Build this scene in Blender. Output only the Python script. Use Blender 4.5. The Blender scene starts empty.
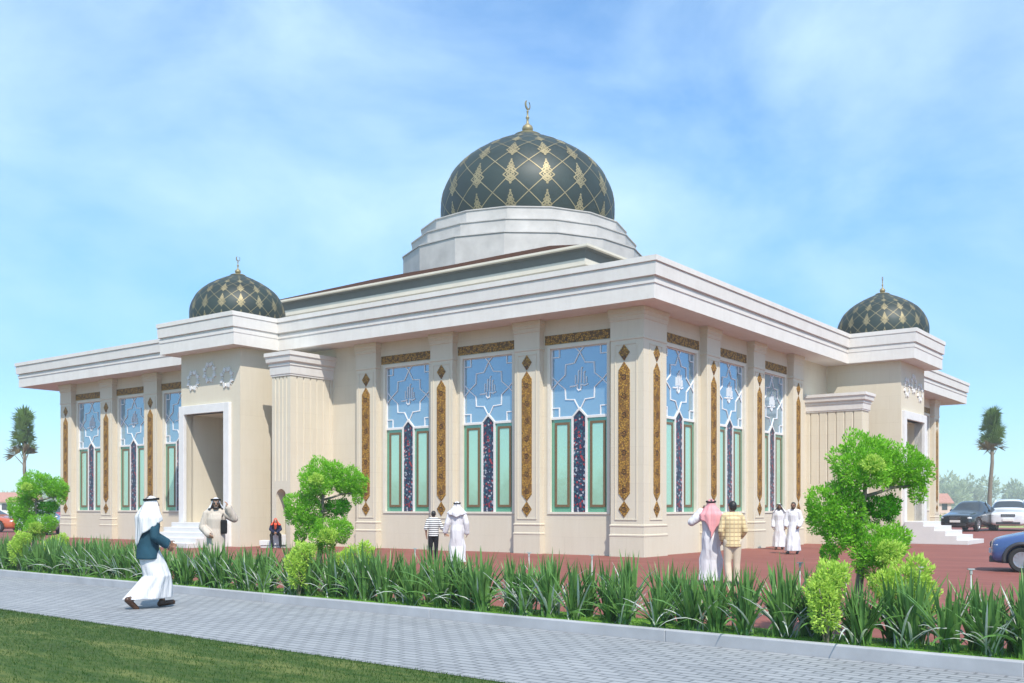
import bpy, bmesh, math, random
from mathutils import Vector, Matrix, Euler
random.seed(7)
PI = math.pi
R = math.radians
SC = bpy.context.scene
COL = SC.collection

# ------------------------------------------------------------------ camera numbers
F_PX, X0, Y0, EYE = 1005.0, 512.0, 506.5, 1.65
CORNER = Vector((4.2576, 32.5147, 0))
ANG = R(53.061)
DR = Vector((math.cos(ANG), math.sin(ANG), 0))      # along the right facade
DL = Vector((-math.sin(ANG), math.cos(ANG), 0))     # along the left facade
K2 = Vector((4.95, 9.72, 0))                        # a point of the kerb line
ST = Vector((-.771, .637, 0)).normalized()          # along the kerb
SN = Vector((ST.y, -ST.x, 0))                       # from the street to the building


def ground_pt(px, py, z=0.0):
    t = F_PX * (EYE - z) / (py - Y0)
    return Vector(((px - X0) / F_PX * t, t, z))


def street(p, q, z=0.0):
    v = K2 + ST * p + SN * q
    return Vector((v.x, v.y, z))


def street_at(px, q, z=0.0):
    """point of the street line q seen in picture column px"""
    r = Vector(((px - X0) / F_PX, 1, 0))
    o = K2 + SN * q
    d = ST.x * (-r.y) - (-r.x) * ST.y
    p = ((-o.x) * (-r.y) - (-r.x) * (-o.y)) / d
    return street(p, q, z)


# ------------------------------------------------------------------ object helpers
def tag(o, label=None, cat=None, group=None, kind=None):
    if label: o['label'] = label
    if cat: o['category'] = cat
    if group: o['group'] = group
    if kind: o['kind'] = kind
    return o


def empty(name, loc=(0, 0, 0), rz=0.0, parent=None):
    o = bpy.data.objects.new(name, None)
    COL.objects.link(o)
    o.location = loc
    o.rotation_euler = (0, 0, rz)
    o.empty_display_size = .2
    if parent: o.parent = parent
    return o


def mobj(name, mesh, parent=None, loc=(0, 0, 0), rz=0.0):
    o = bpy.data.objects.new(name, mesh)
    COL.objects.link(o)
    o.location = loc
    o.rotation_euler = (0, 0, rz)
    if parent: o.parent = parent
    return o


def copy_tree(o, parent=None):
    c = o.copy()
    COL.objects.link(c)
    c.parent = parent
    for ch in list(o.children):
        copy_tree(ch, c)
    return c


class MB:
    def __init__(self):
        self.v, self.f, self.m = [], [], []

    def face(self, pts, m=0):
        n = len(self.v)
        self.v += [tuple(p) for p in pts]
        self.f.append(tuple(range(n, n + len(pts))))
        self.m.append(m)

    def add(self, verts, faces, m=0):
        n = len(self.v)
        self.v += [tuple(p) for p in verts]
        for f in faces:
            self.f.append(tuple(i + n for i in f))
            self.m.append(m)

    def box(self, x0, y0, z0, x1, y1, z1, m=0):
        v = [(x0, y0, z0), (x1, y0, z0), (x1, y1, z0), (x0, y1, z0), (x0, y0, z1), (x1, y0, z1), (x1, y1, z1), (x0, y1, z1)]
        self.add(v, [(3, 2, 1, 0), (4, 5, 6, 7), (0, 1, 5, 4), (1, 2, 6, 5), (2, 3, 7, 6), (3, 0, 4, 7)], m)

    def rings(self, rings, m=0, cap=True, closed=True):
        n = len(rings[0])
        base = len(self.v)
        for r in rings: self.v += [tuple(p) for p in r]
        for i in range(len(rings) - 1):
            for j in range(n if closed else n - 1):
                k = (j + 1) % n
                self.f.append((base + i * n + j, base + i * n + k, base + (i + 1) * n + k, base + (i + 1) * n + j))
                self.m.append(m)
        if cap:
            self.f.append(tuple(base + j for j in reversed(range(n)))); self.m.append(m)
            self.f.append(tuple(base + (len(rings) - 1) * n + j for j in range(n))); self.m.append(m)

    def loft_rect(self, x0, y0, x1, y1, prof, back=True, m=0):
        """rectangle plan widened by o at height z; the back edge y1 stays"""
        rr = []
        for o, z in prof:
            yb = y1 if back else y1 + o
            rr.append([(x0 - o, y0 - o, z), (x1 + o, y0 - o, z), (x1 + o, yb, z), (x0 - o, yb, z)])
        self.rings(rr, m)

    def prism(self, poly, z0, z1, m=0):
        self.rings([[(x, y, z0) for x, y in poly], [(x, y, z1) for x, y in poly]], m)

    def slab_xz(self, poly, y0, y1, m=0):
        self.rings([[(x, y0, z) for x, z in poly], [(x, y1, z) for x, z in poly]], m)

    def tube(self, path, rad, n=8, m=0, cap=True):
        path = [Vector(p) for p in path]
        if not isinstance(rad, (list, tuple)): rad = [rad] * len(path)
        rr = []
        up = None
        for i, p in enumerate(path):
            t = (path[min(i + 1, len(path) - 1)] - path[max(i - 1, 0)])
            t = t.normalized() if t.length > 1e-9 else Vector((0, 0, 1))
            if up is None:
                up = Vector((0, 0, 1)) if abs(t.z) < .9 else Vector((0, 1, 0))
            a = t.cross(up)
            if a.length < 1e-6: a = t.cross(Vector((1, 0, 0)))
            a.normalize()
            b = a.cross(t).normalized()
            up = b
            rr.append([p + (a * math.cos(2 * PI * k / n) + b * math.sin(2 * PI * k / n)) * rad[i] for k in range(n)])
        self.rings(rr, m, cap)

    def bar(self, p, q, w, d, m=0, yc=0):
        """flat bar in the xz plane, w wide, from y -d to 0 about yc"""
        p, q = Vector((p[0], 0, p[1])), Vector((q[0], 0, q[1]))
        t = (q - p).normalized()
        s = Vector((-t.z, 0, t.x)) * (w / 2)
        e = t * (w * .5)
        pl = [p - s - e, q - s + e, q + s + e, p + s - e]
        self.rings([[(a.x, yc - d, a.z) for a in pl], [(a.x, yc, a.z) for a in pl]], m)

    def lathe(self, prof, n=32, m=0, c=(0, 0)):
        rr = [[(c[0] + r * math.cos(2 * PI * k / n), c[1] + r * math.sin(2 * PI * k / n), z) for k in range(n)] for r, z in prof]
        self.rings(rr, m)

    def ball(self, c, r, nu=16, nv=10, m=0):
        c = Vector(c)
        if not isinstance(r, (list, tuple)): r = (r, r, r)
        rr = []
        for i in range(nv + 1):
            t = -PI / 2 + PI * i / nv
            q = max(math.cos(t), .004)
            rr.append([(c.x + r[0] * q * math.cos(2 * PI * k / nu), c.y + r[1] * q * math.sin(2 * PI * k / nu), c.z + r[2] * math.sin(t)) for k in range(nu)])
        self.rings(rr, m)

    def capsule(self, p, q, r0, r1, n=10, m=0):
        p, q = Vector(p), Vector(q)
        t = (q - p)
        L = t.length
        t = t.normalized() if L > 1e-6 else Vector((0, 0, 1))
        path, rad = [], []
        for a in (-1.5, -1.1, -.7, -.35):
            path.append(p + t * (math.sin(a) * r0)); rad.append(max(r0 * math.cos(a), .0008))
        for k in range(4):
            s = k / 3
            path.append(p.lerp(q, s)); rad.append(r0 + (r1 - r0) * s)
        for a in (.35, .7, 1.1, 1.5):
            path.append(q + t * (math.sin(a) * r1)); rad.append(max(r1 * math.cos(a), .0008))
        self.tube(path, rad, n, m)

    def mesh(self, name, mats, smooth=False, fix=True, angle=None):
        me = bpy.data.meshes.new(name)
        me.from_pydata(self.v, [], self.f)
        if not isinstance(mats, (list, tuple)): mats = [mats]
        for mt in mats: me.materials.append(mt)
        if len(mats) > 1: me.polygons.foreach_set('material_index', self.m)
        if fix:
            bm = bmesh.new(); bm.from_mesh(me)
            bmesh.ops.recalc_face_normals(bm, faces=bm.faces)
            bm.to_mesh(me); bm.free()
        if smooth: me.polygons.foreach_set('use_smooth', [True] * len(me.polygons))
        me.update()
        if smooth and angle:
            try: me.set_sharp_from_angle(angle=R(angle))
            except Exception: pass
        return me

    def build(self, name, mats, parent=None, loc=(0, 0, 0), rz=0.0, smooth=False, fix=True, angle=None, bevel=0):
        o = mobj(name, self.mesh(name, mats, smooth, fix, angle), parent, loc, rz)
        if bevel:
            b = o.modifiers.new('bevel', 'BEVEL'); b.width = bevel; b.segments = 2; b.limit_method = 'ANGLE'; b.angle_limit = R(40)
        return o


def evaluated(o):
    dg = bpy.context.evaluated_depsgraph_get()
    dg.update()
    return bpy.data.meshes.new_from_object(o.evaluated_get(dg), depsgraph=dg)


def union_mesh(mb, name, mats, voxel=.01, smooth=3):
    """closed pieces of mb merged into one continuous skin"""
    o = mb.build('tmp', [], None)
    rm = o.modifiers.new('r', 'REMESH'); rm.mode = 'VOXEL'; rm.voxel_size = voxel; rm.adaptivity = 0
    me = evaluated(o)
    old = o.data
    bpy.data.objects.remove(o); bpy.data.meshes.remove(old)
    bm = bmesh.new(); bm.from_mesh(me)
    for _ in range(smooth):
        bmesh.ops.smooth_vert(bm, verts=bm.verts, factor=.5, use_axis_x=True, use_axis_y=True, use_axis_z=True)
    bm.to_mesh(me); bm.free()
    me.name = name
    me.materials.clear()
    for mt in (mats if isinstance(mats, (list, tuple)) else [mats]): me.materials.append(mt)
    me.polygons.foreach_set('use_smooth', [True] * len(me.polygons))
    return me


# ------------------------------------------------------------------ materials
class NT:
    def __init__(self, name):
        self.mat = bpy.data.materials.new(name)
        self.mat.use_nodes = True
        self.t = self.mat.node_tree
        self.b = self.t.nodes['Principled BSDF']
        self.out = self.t.nodes['Material Output']

    def n(self, typ, **kw):
        nd = self.t.nodes.new(typ)
        for k, v in kw.items():
            if k in nd.inputs: nd.inputs[k].default_value = v
            else: setattr(nd, k, v)
        return nd

    def l(self, a, b): self.t.links.new(a, b)

    def coord(self, out='Object', scale=None, rot=None):
        tc = self.n('ShaderNodeTexCoord')
        o = tc.outputs[out]
        if scale or rot:
            mp = self.n('ShaderNodeMapping')
            if scale: mp.inputs['Scale'].default_value = scale
            if rot: mp.inputs['Rotation'].default_value = rot
            self.l(o, mp.inputs['Vector'])
            o = mp.outputs['Vector']
        return o

    def noise(self, vec, scale, detail=4, rough=.6):
        nd = self.n('ShaderNodeTexNoise')
        nd.inputs['Scale'].default_value = scale
        nd.inputs['Detail'].default_value = detail
        nd.inputs['Roughness'].default_value = rough
        if vec: self.l(vec, nd.inputs['Vector'])
        return nd.outputs['Fac']

    def ramp(self, fac, stops, interp='LINEAR'):
        nd = self.n('ShaderNodeValToRGB')
        cr = nd.color_ramp
        cr.interpolation = interp
        while len(cr.elements) < len(stops): cr.elements.new(.5)
        for e, (p, c) in zip(cr.elements, stops):
            e.position = p
            e.color = (*c, 1) if len(c) == 3 else c
        self.l(fac, nd.inputs['Fac'])
        return nd.outputs['Color']

    def mix(self, fac, a, b, blend='MIX'):
        nd = self.n('ShaderNodeMix', data_type='RGBA', blend_type=blend)
        for s, i in ((fac, 0), (a, 6), (b, 7)):
            if isinstance(s, (int, float)): nd.inputs[i].default_value = s
            elif isinstance(s, tuple): nd.inputs[i].default_value = (*s, 1) if len(s) == 3 else s
            else: self.l(s, nd.inputs[i])
        return nd.outputs[2]

    def math(self, op, a, b=None, c=None):
        nd = self.n('ShaderNodeMath', operation=op)
        for i, s in enumerate((a, b, c)):
            if s is None: continue
            if isinstance(s, (int, float)): nd.inputs[i].default_value = s
            else: self.l(s, nd.inputs[i])
        return nd.outputs[0]

    def bump(self, h, strength=.3, dist=.01):
        nd = self.n('ShaderNodeBump')
        nd.inputs['Strength'].default_value = strength
        nd.inputs['Distance'].default_value = dist
        self.l(h, nd.inputs['Height'])
        self.l(nd.outputs['Normal'], self.b.inputs['Normal'])

    def set(self, color=None, rough=None, metal=None, spec=None, coat=None):
        if color is not None:
            if isinstance(color, tuple): self.b.inputs['Base Color'].default_value = (*color, 1)
            else: self.l(color, self.b.inputs['Base Color'])
        if rough is not None:
            if isinstance(rough, (int, float)): self.b.inputs['Roughness'].default_value = rough
            else: self.l(rough, self.b.inputs['Roughness'])
        if metal is not None: self.b.inputs['Metallic'].default_value = metal
        if spec is not None: self.b.inputs['Specular IOR Level'].default_value = spec
        if coat is not None:
            self.b.inputs['Coat Weight'].default_value = coat
            self.b.inputs['Coat Roughness'].default_value = .05
        return self.mat


def mottled(name, c, var=.12, scale=6, rough=.7, bump=.15, bscale=40, metal=0, spec=.4, coat=0):
    k = NT(name)
    co = k.coord()
    f = k.noise(co, scale)
    lo = tuple(x * (1 - var) for x in c); hi = tuple(min(1, x * (1 + var)) for x in c)
    k.set(k.ramp(f, [(.3, lo), (.7, hi)]), rough, metal, spec, coat)
    if bump: k.bump(k.noise(co, bscale), bump, .004)
    return k.mat


def plain(name, c, rough=.5, metal=0, spec=.5, coat=0):
    k = NT(name)
    co = k.coord()
    f = k.noise(co, 30, 2)
    k.set(k.mix(f, tuple(x * .93 for x in c), tuple(min(1, x * 1.06) for x in c)), rough, metal, spec, coat)
    return k.mat


M = {}


def wall_mat():
    k = NT('cream_render')
    tc = k.n('ShaderNodeTexCoord').outputs['Object']
    sp = k.n('ShaderNodeSeparateXYZ'); k.l(tc, sp.inputs[0])
    u = k.math('ADD', sp.outputs[0], sp.outputs[1])
    cb = k.n('ShaderNodeCombineXYZ'); k.l(u, cb.inputs[0]); k.l(sp.outputs[2], cb.inputs[1])
    br = k.n('ShaderNodeTexBrick')
    k.l(cb.outputs[0], br.inputs['Vector'])
    br.inputs['Scale'].default_value = 1
    br.inputs['Brick Width'].default_value = 1.2
    br.inputs['Row Height'].default_value = .6
    br.inputs['Mortar Size'].default_value = .006
    br.inputs['Color1'].default_value = (.59, .525, .405, 1)
    br.inputs['Color2'].default_value = (.61, .545, .42, 1)
    br.inputs['Mortar'].default_value = (.50, .435, .33, 1)
    big = k.noise(tc, .5, 5)
    c = k.mix(k.ramp(big, [(.3, (0, 0, 0)), (.75, (1, 1, 1))]), br.outputs['Color'], (.63, .57, .46))
    str_ = k.noise(k.coord('Object', (3, 3, .25)), 3, 4)
    c = k.mix(.09, c, k.ramp(str_, [(.35, (.45, .38, .29)), (.7, (.70, .64, .53))]))
    k.set(c, .75, 0, .3)
    k.bump(k.noise(tc, 60, 3), .12, .004)
    return k.mat


def cornice_mat():
    k = NT('white_stone')
    co = k.coord()
    f = k.noise(co, 1.3, 8, .7)
    g = k.noise(k.coord('Object', (4, 4, .4)), 2, 4)
    c = k.ramp(f, [(.3, (.62, .585, .545)), (.55, (.68, .645, .605)), (.75, (.71, .68, .64))])
    c = k.mix(.10, c, k.ramp(g, [(.35, (.48, .46, .43)), (.65, (.74, .725, .70))]))
    k.set(c, .6, 0, .35)
    k.bump(k.noise(co, 50, 3), .1, .003)
    return k.mat


def gold_mosaic_mat(name, dark=False):
    k = NT(name)
    co = k.coord('Object')
    sp = k.n('ShaderNodeSeparateXYZ'); k.l(co, sp.inputs[0])
    v = k.n('ShaderNodeTexVoronoi', feature='DISTANCE_TO_EDGE'); v.inputs['Scale'].default_value = 15
    k.l(co, v.inputs['Vector'])
    base = k.ramp(v.outputs['Distance'], [(.0, (.085, .045, .012)), (.08, (.14, .075, .018)), (.16, (.42, .225, .035)), (.6, (.52, .295, .06))])
    vc = k.n('ShaderNodeTexVoronoi'); vc.inputs['Scale'].default_value = 15; k.l(co, vc.inputs['Vector'])
    pick = k.math('GREATER_THAN', k.n('ShaderNodeSeparateColor').outputs[0], .5)
    sc = k.n('ShaderNodeSeparateColor'); k.l(vc.outputs['Color'], sc.inputs[0])
    base = k.mix(k.math('MULTIPLY', k.math('GREATER_THAN', sc.outputs[0], .72), .7), base, (.05, .03, .012) if dark else (.17, .075, .022))
    # medallions every 0.62 m of height (or length)
    ax = sp.outputs[0] if dark else sp.outputs[2]
    oth = sp.outputs[2] if dark else sp.outputs[0]
    h = k.math('SUBTRACT', k.math('FRACT', k.math('DIVIDE', ax, .62)), .5)
    h = k.math('MULTIPLY', h, .62)
    if not dark:
        d = k.math('SQRT', k.math('ADD', k.math('MULTIPLY', h, h), k.math('MULTIPLY', oth, oth)))
        ring = k.math('LESS_THAN', k.math('ABSOLUTE', k.math('SUBTRACT', d, .075)), .018)
        base = k.mix(ring, base, (.04, .016, .007))
        dot = k.math('LESS_THAN', d, .03)
        base = k.mix(dot, base, (.07, .014, .008))
    k.set(base, .6, .0, .2)
    k.bump(v.outputs['Distance'], .2, .004)
    return k.mat


def mosaic_column_mat():
    k = NT('tile_mosaic')
    co = k.coord('Object')
    vc = k.n('ShaderNodeTexVoronoi'); vc.inputs['Scale'].default_value = 15; k.l(co, vc.inputs['Vector'])
    sc = k.n('ShaderNodeSeparateColor'); k.l(vc.outputs['Color'], sc.inputs[0])
    c = k.ramp(sc.outputs[0], [(0, (.012, .017, .05)), (.38, (.02, .05, .10)), (.55, (.30, .03, .04)), (.68, (.03, .035, .07)), (.82, (.35, .36, .40)), (.9, (.02, .12, .14))], 'CONSTANT')
    k.set(c, .3, 0, .5)
    return k.mat


def glass_mat(name, c, rough=.07, metal=.0, spec=.9):
    k = NT(name)
    co = k.coord()
    f = k.noise(co, .7, 2)
    k.set(k.mix(f, tuple(x * .9 for x in c), tuple(min(1, x * 1.1) for x in c)), rough, metal, spec, .3)
    k.bump(k.noise(co, 1.6, 2), .10, .03)
    return k.mat


def leaf_mat(name, a, b, trans=.35, rough=.45):
    k = NT(name)
    co = k.coord()
    f = k.noise(co, 9, 3)
    g = k.n('ShaderNodeNewGeometry')
    rnd = g.outputs['Random Per Island']
    c = k.mix(rnd, k.ramp(f, [(.3, a), (.7, b)]), k.mix(.5, a, b))
    c = k.mix(k.math('MULTIPLY', rnd, .5), c, b)
    k.set(c, rough, 0, .35)
    tr = k.n('ShaderNodeBsdfTranslucent')
    k.l(k.mix(.5, c, b), tr.inputs['Color'])
    mx = k.n('ShaderNodeMixShader'); mx.inputs[0].default_value = trans
    k.l(k.b.outputs[0], mx.inputs[1]); k.l(tr.outputs[0], mx.inputs[2])
    k.l(mx.outputs[0], k.out.inputs['Surface'])
    return k.mat


def paver_mat():
    k = NT('grey_pavers')
    tc = k.coord('Object')
    br = k.n('ShaderNodeTexBrick')
    k.l(tc, br.inputs['Vector'])
    br.inputs['Scale'].default_value = 1
    br.inputs['Brick Width'].default_value = .28
    br.inputs['Row Height'].default_value = .135
    br.inputs['Mortar Size'].default_value = .016
    br.inputs['Mortar Smooth'].default_value = .2
    br.inputs['Color1'].default_value = (.24, .25, .265, 1)
    br.inputs['Color2'].default_value = (.32, .33, .342, 1)
    br.inputs['Mortar'].default_value = (.07, .075, .082, 1)
    f = k.noise(tc, .6, 6, .65)
    c = k.mix(.35, br.outputs['Color'], k.ramp(f, [(.3, (.20, .21, .22)), (.7, (.36, .37, .38))]))
    k.set(c, .8, 0, .3)
    k.bump(br.outputs['Fac'], -.5, .01)
    return k.mat


def plaza_mat():
    k = NT('red_pavers')
    tc = k.coord('Object')
    br = k.n('ShaderNodeTexBrick')
    k.l(tc, br.inputs['Vector'])
    br.inputs['Scale'].default_value = 1
    br.inputs['Brick Width'].default_value = .6
    br.inputs['Row Height'].default_value = .3
    br.inputs['Mortar Size'].default_value = .012
    br.inputs['Color1'].default_value = (.205, .062, .045, 1)
    br.inputs['Color2'].default_value = (.245, .079, .057, 1)
    br.inputs['Mortar'].default_value = (.16, .058, .045, 1)
    f = k.noise(tc, .35, 6, .65)
    g = k.noise(k.coord('Object', (.3, 3, 1)), .8, 4)
    c = k.mix(.45, br.outputs['Color'], k.ramp(f, [(.3, (.17, .050, .037)), (.7, (.29, .10, .073))]))
    c = k.mix(.25, c, k.ramp(g, [(.35, (.155, .046, .034)), (.65, (.31, .118, .09))]))
    k.set(c, .75, 0, .3)
    return k.mat


def lawn_mat(name, cols, stretch=(1, 1, 1), s1=.5, s2=6):
    k = NT(name)
    tc = k.coord('Object', stretch)
    f = k.noise(tc, s1, 6, .6)
    g = k.noise(tc, s2, 4, .7)
    c = k.ramp(f, [(.3, cols[0]), (.5, cols[1]), (.62, cols[2]), (.75, cols[1])])
    c = k.mix(.45, c, k.ramp(g, [(.3, cols[0]), (.7, cols[2])]))
    k.set(c, .85, 0, .2)
    k.bump(k.noise(tc, 60, 3), .4, .02)
    return k.mat


def stripe_mat(name, c1, c2, period, axis=2):
    k = NT(name)
    sp = k.n('ShaderNodeSeparateXYZ'); k.l(k.coord(), sp.inputs[0])
    s = k.math('LESS_THAN', k.math('FRACT', k.math('DIVIDE', sp.outputs[axis], period)), .42)
    k.set(k.mix(s, c1, c2), .85, 0, .2)
    return k.mat


def check_mat(name, base, line, line2, period):
    k = NT(name)
    sp = k.n('ShaderNodeSeparateXYZ'); k.l(k.coord(), sp.inputs[0])
    a = k.math('LESS_THAN', k.math('FRACT', k.math('DIVIDE', sp.outputs[2], period)), .25)
    b = k.math('LESS_THAN', k.math('FRACT', k.math('DIVIDE', sp.outputs[0], period)), .25)
    c = k.mix(k.math('MULTIPLY', a, .8), base, line)
    c = k.mix(k.math('MULTIPLY', b, .7), c, line2)
    k.set(c, .85, 0, .2)
    return k.mat


M['wall'] = wall_mat()
M['white'] = cornice_mat()
M['trim_cream'] = mottled('cream_trim', (.66, .61, .51), .04, 3)
M['trim'] = mottled('white_trim', (.68, .665, .645), .05, 3)
M['gold_strip'] = gold_mosaic_mat('gold_mosaic')
M['gold_band'] = gold_mosaic_mat('gold_mosaic_band', True)
M['tiles'] = mosaic_column_mat()
M['glass_blue'] = glass_mat('blue_glass', (.29, .43, .53), .06, .5)
M['glass_green'] = glass_mat('green_glass', (.13, .37, .26), .08, .25)
M['glass_green2'] = glass_mat('pale_green_glass', (.42, .66, .51), .06, .4)
M['brown_frame'] = mottled('bronze_frame', (.16, .10, .045), .15, 20, .4)
M['lattice'] = mottled('lattice_white', (.74, .74, .76), .04, 8, .45)
M['dome'] = mottled('green_dome_enamel', (.020, .032, .028), .35, 1.6, .50, 0, spec=.34, coat=.0)
M['gold'] = mottled('gold_leaf', (.31, .26, .15), .25, 6, .58, 0, metal=.6)
M['drum'] = mottled('drum_stone', (.465, .44, .42), .14, 1.0, .65)
M['olive'] = mottled('cream_stucco', (.60, .545, .455), .05, 1.5, .7)
M['shaded_frieze'] = mottled('shaded_frieze_grey', (.12, .122, .108), .06, 2, .8)  # frieze grey, darkened to paint in the shadow under the eave
M['brown_roof'] = mottled('brown_roof', (.055, .022, .011), .2, 3, .95, spec=.05)
M['roof_deck'] = mottled('roof_deck', (.45, .43, .40), .1, 1, .8)
M['wood'] = mottled('dark_wood', (.12, .06, .03), .25, 5, .45)
M['step'] = mottled('white_marble', (.62, .605, .585), .04, 2, .5)
M['kerb'] = mottled('kerb_concrete', (.365, .37, .385), .14, 1.6, .8)
M['paver'] = paver_mat()
M['plaza'] = plaza_mat()
M['lawn'] = lawn_mat('lawn', [(.010, .045, .005), (.025, .074, .008), (.16, .18, .05)], (.5, 1.9, 1), .9, 6)  # pale streaks; mottling contrast raised to paint in soft tree shadows
M['verge'] = lawn_mat('verge', [(.08, .19, .02), (.12, .27, .03), (.17, .34, .04)], (1, 1, 1), 2, 12)
M['meadow'] = lawn_mat('meadow', [(.22, .27, .09), (.32, .36, .13), (.42, .42, .20)], (.05, .3, 1), .3, 2)
M['grass'] = leaf_mat('grass_blades', (.013, .058, .005), (.052, .115, .012), .3)
M['vgrass'] = leaf_mat('verge_blades', (.09, .25, .02), (.18, .40, .04), .35)
M['blade'] = leaf_mat('iris_leaf', (.030, .100, .022), (.17, .34, .085), .28, .28)
M['blade_pale'] = leaf_mat('silver_leaf', (.42, .47, .43), (.62, .66, .62), .3, .4)
M['leaf'] = leaf_mat('bright_leaf', (.075, .31, .012), (.32, .66, .05), .36)
M['leaf_dark'] = leaf_mat('dark_leaf', (.04, .22, .008), (.10, .40, .015), .4)  # deeper green for the middle crown clumps and the clipped hedge
M['leaf_pale'] = leaf_mat('bluish_leaf', (.10, .30, .10), (.20, .45, .22), .4)
M['lime'] = leaf_mat('lime_leaf', (.20, .42, .02), (.62, .80, .16), .38)
M['bark'] = mottled('bark', (.20, .17, .13), .3, 14, .85, .5)
M['palm_leaf'] = leaf_mat('palm_leaf', (.035, .085, .015), (.15, .26, .05), .3)
M['palm_dry'] = leaf_mat('dry_palm_leaf', (.12, .10, .045), (.22, .19, .09), .2)
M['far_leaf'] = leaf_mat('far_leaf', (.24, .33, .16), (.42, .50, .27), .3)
M['skin'] = mottled('skin', (.42, .24, .155), .08, 8, .55, 0)
M['skin_dark'] = mottled('dark_skin', (.22, .11, .065), .08, 8, .55, 0)
M['hair'] = plain('black_hair', (.012, .010, .009), .5)
M['eye'] = plain('eye', (.03, .025, .02), .2)
M['thobe'] = mottled('white_cotton', (.63, .62, .635), .04, 4, .85, .25, 30, spec=.15)
M['thobe_warm'] = mottled('beige_cotton', (.50, .435, .37), .05, 4, .85, .25, 30, spec=.15)
M['teal'] = mottled('teal_wool', (.018, .062, .092), .2, 6, .85, .3, 60, spec=.2)
M['black'] = mottled('black_cloth', (.012, .012, .014), .2, 6, .8, .2, 60, spec=.2)
M['navy'] = mottled('navy_cloth', (.014, .018, .05), .2, 6, .85, .2, 60, spec=.2)
M['shoe'] = mottled('brown_leather', (.06, .027, .014), .3, 10, .35, 0)
M['shoe_black'] = plain('black_leather', (.014, .012, .012), .35)
M['hijab'] = mottled('orange_red_cloth', (.66, .10, .05), .2, 9, .8, .2, 30, spec=.15)
M['beige_trousers'] = mottled('beige_trousers', (.56, .48, .36), .08, 6, .85, .2, 40, spec=.15)
M['stripes'] = stripe_mat('striped_jersey', (.72, .72, .70), (.018, .02, .03), .058)
M['checks'] = check_mat('checked_shirt', (.66, .54, .30), (.34, .22, .12), (.42, .34, .22), .085)
M['shemagh'] = check_mat('red_white_check', (.72, .44, .45), (.55, .05, .07), (.58, .07, .09), .026)
M['metal'] = plain('grey_metal', (.40, .41, .40), .5, .2)
M['tyre'] = plain('rubber', (.018, .018, .018), .8)
M['alloy'] = plain('alloy', (.62, .63, .65), .28, .9)
M['car_glass'] = plain('car_glass', (.030, .035, .04), .06, 0, .9)
M['lamp_glass'] = plain('headlamp', (.72, .74, .76), .12, .3, .8)
M['dark_plastic'] = plain('dark_plastic', (.035, .036, .04), .5)
M['plate'] = plain('number_plate', (.75, .75, .72), .4)
M['tail'] = plain('tail_lamp', (.40, .012, .012), .2)
for nm, c in (('car_black', (.012, .016, .02)), ('car_white', (.72, .73, .75)), ('car_blue', (.045, .09, .24)), ('car_orange', (.52, .11, .03)), ('car_red', (.45, .02, .025))):
    M[nm] = plain(nm, c, .25, .1, .6, .8)

for nm in ('thobe', 'thobe_warm'):
    t_ = M[nm].node_tree
    tc_ = t_.nodes.new('ShaderNodeTexCoord'); mp_ = t_.nodes.new('ShaderNodeMapping'); mp_.inputs['Scale'].default_value = (9, 9, 1.1)
    n_ = t_.nodes.new('ShaderNodeTexNoise'); n_.inputs['Scale'].default_value = 1.6; n_.inputs['Detail'].default_value = 3
    b_ = t_.nodes.new('ShaderNodeBump'); b_.inputs['Strength'].default_value = .8; b_.inputs['Distance'].default_value = .05
    t_.links.new(tc_.outputs['Object'], mp_.inputs['Vector']); t_.links.new(mp_.outputs[0], n_.inputs['Vector']); t_.links.new(n_.outputs['Fac'], b_.inputs['Height'])
    t_.links.new(b_.outputs['Normal'], t_.nodes['Principled BSDF'].inputs['Normal'])

# ------------------------------------------------------------------ the mosque
mosque = empty('mosque', CORNER, ANG)
tag(mosque, 'cream domed mosque with white cornice and tall tiled windows', 'mosque')
WALL = .26          # wall plane behind the pilaster fronts
GLASS = .36
SOF, TOP = 8.15, 9.46
CA, CB = 18.35, 18.0

LEFT_E = [1.24 + 3.97 * k for k in range(4)]                 # far edges of the pilasters, left facade (b)
WING_E = [35.65 - 3.87 * k for k in range(4)]
RIGHT_E = [1.55 + 4.13 * k for k in range(4)]
RWING_E = [36.6 - 4.0 * k for k in range(4)]
PW = 1.08
WIN_W, WIN_Z0, WIN_Z1, WIN_MID = 2.34, 1.46, 7.14, 4.70


def frame_coords(side):
    """rotation about z and sign of the along-axis for one facade"""
    return (-PI / 2, -1) if side == 'L' else (0.0, 1)


def place(side, s):
    return (0, s, 0) if side == 'L' else (s, 0, 0)


left_centres = [(LEFT_E[k] + LEFT_E[k + 1] - PW) / 2 for k in range(3)] + [(WING_E[k] - PW + WING_E[k + 1]) / 2 for k in range(3)]
right_centres = [(RIGHT_E[k] + RIGHT_E[k + 1] - PW) / 2 for k in range(3)] + [(RWING_E[k] - PW + RWING_E[k + 1]) / 2 for k in range(3)]


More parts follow.
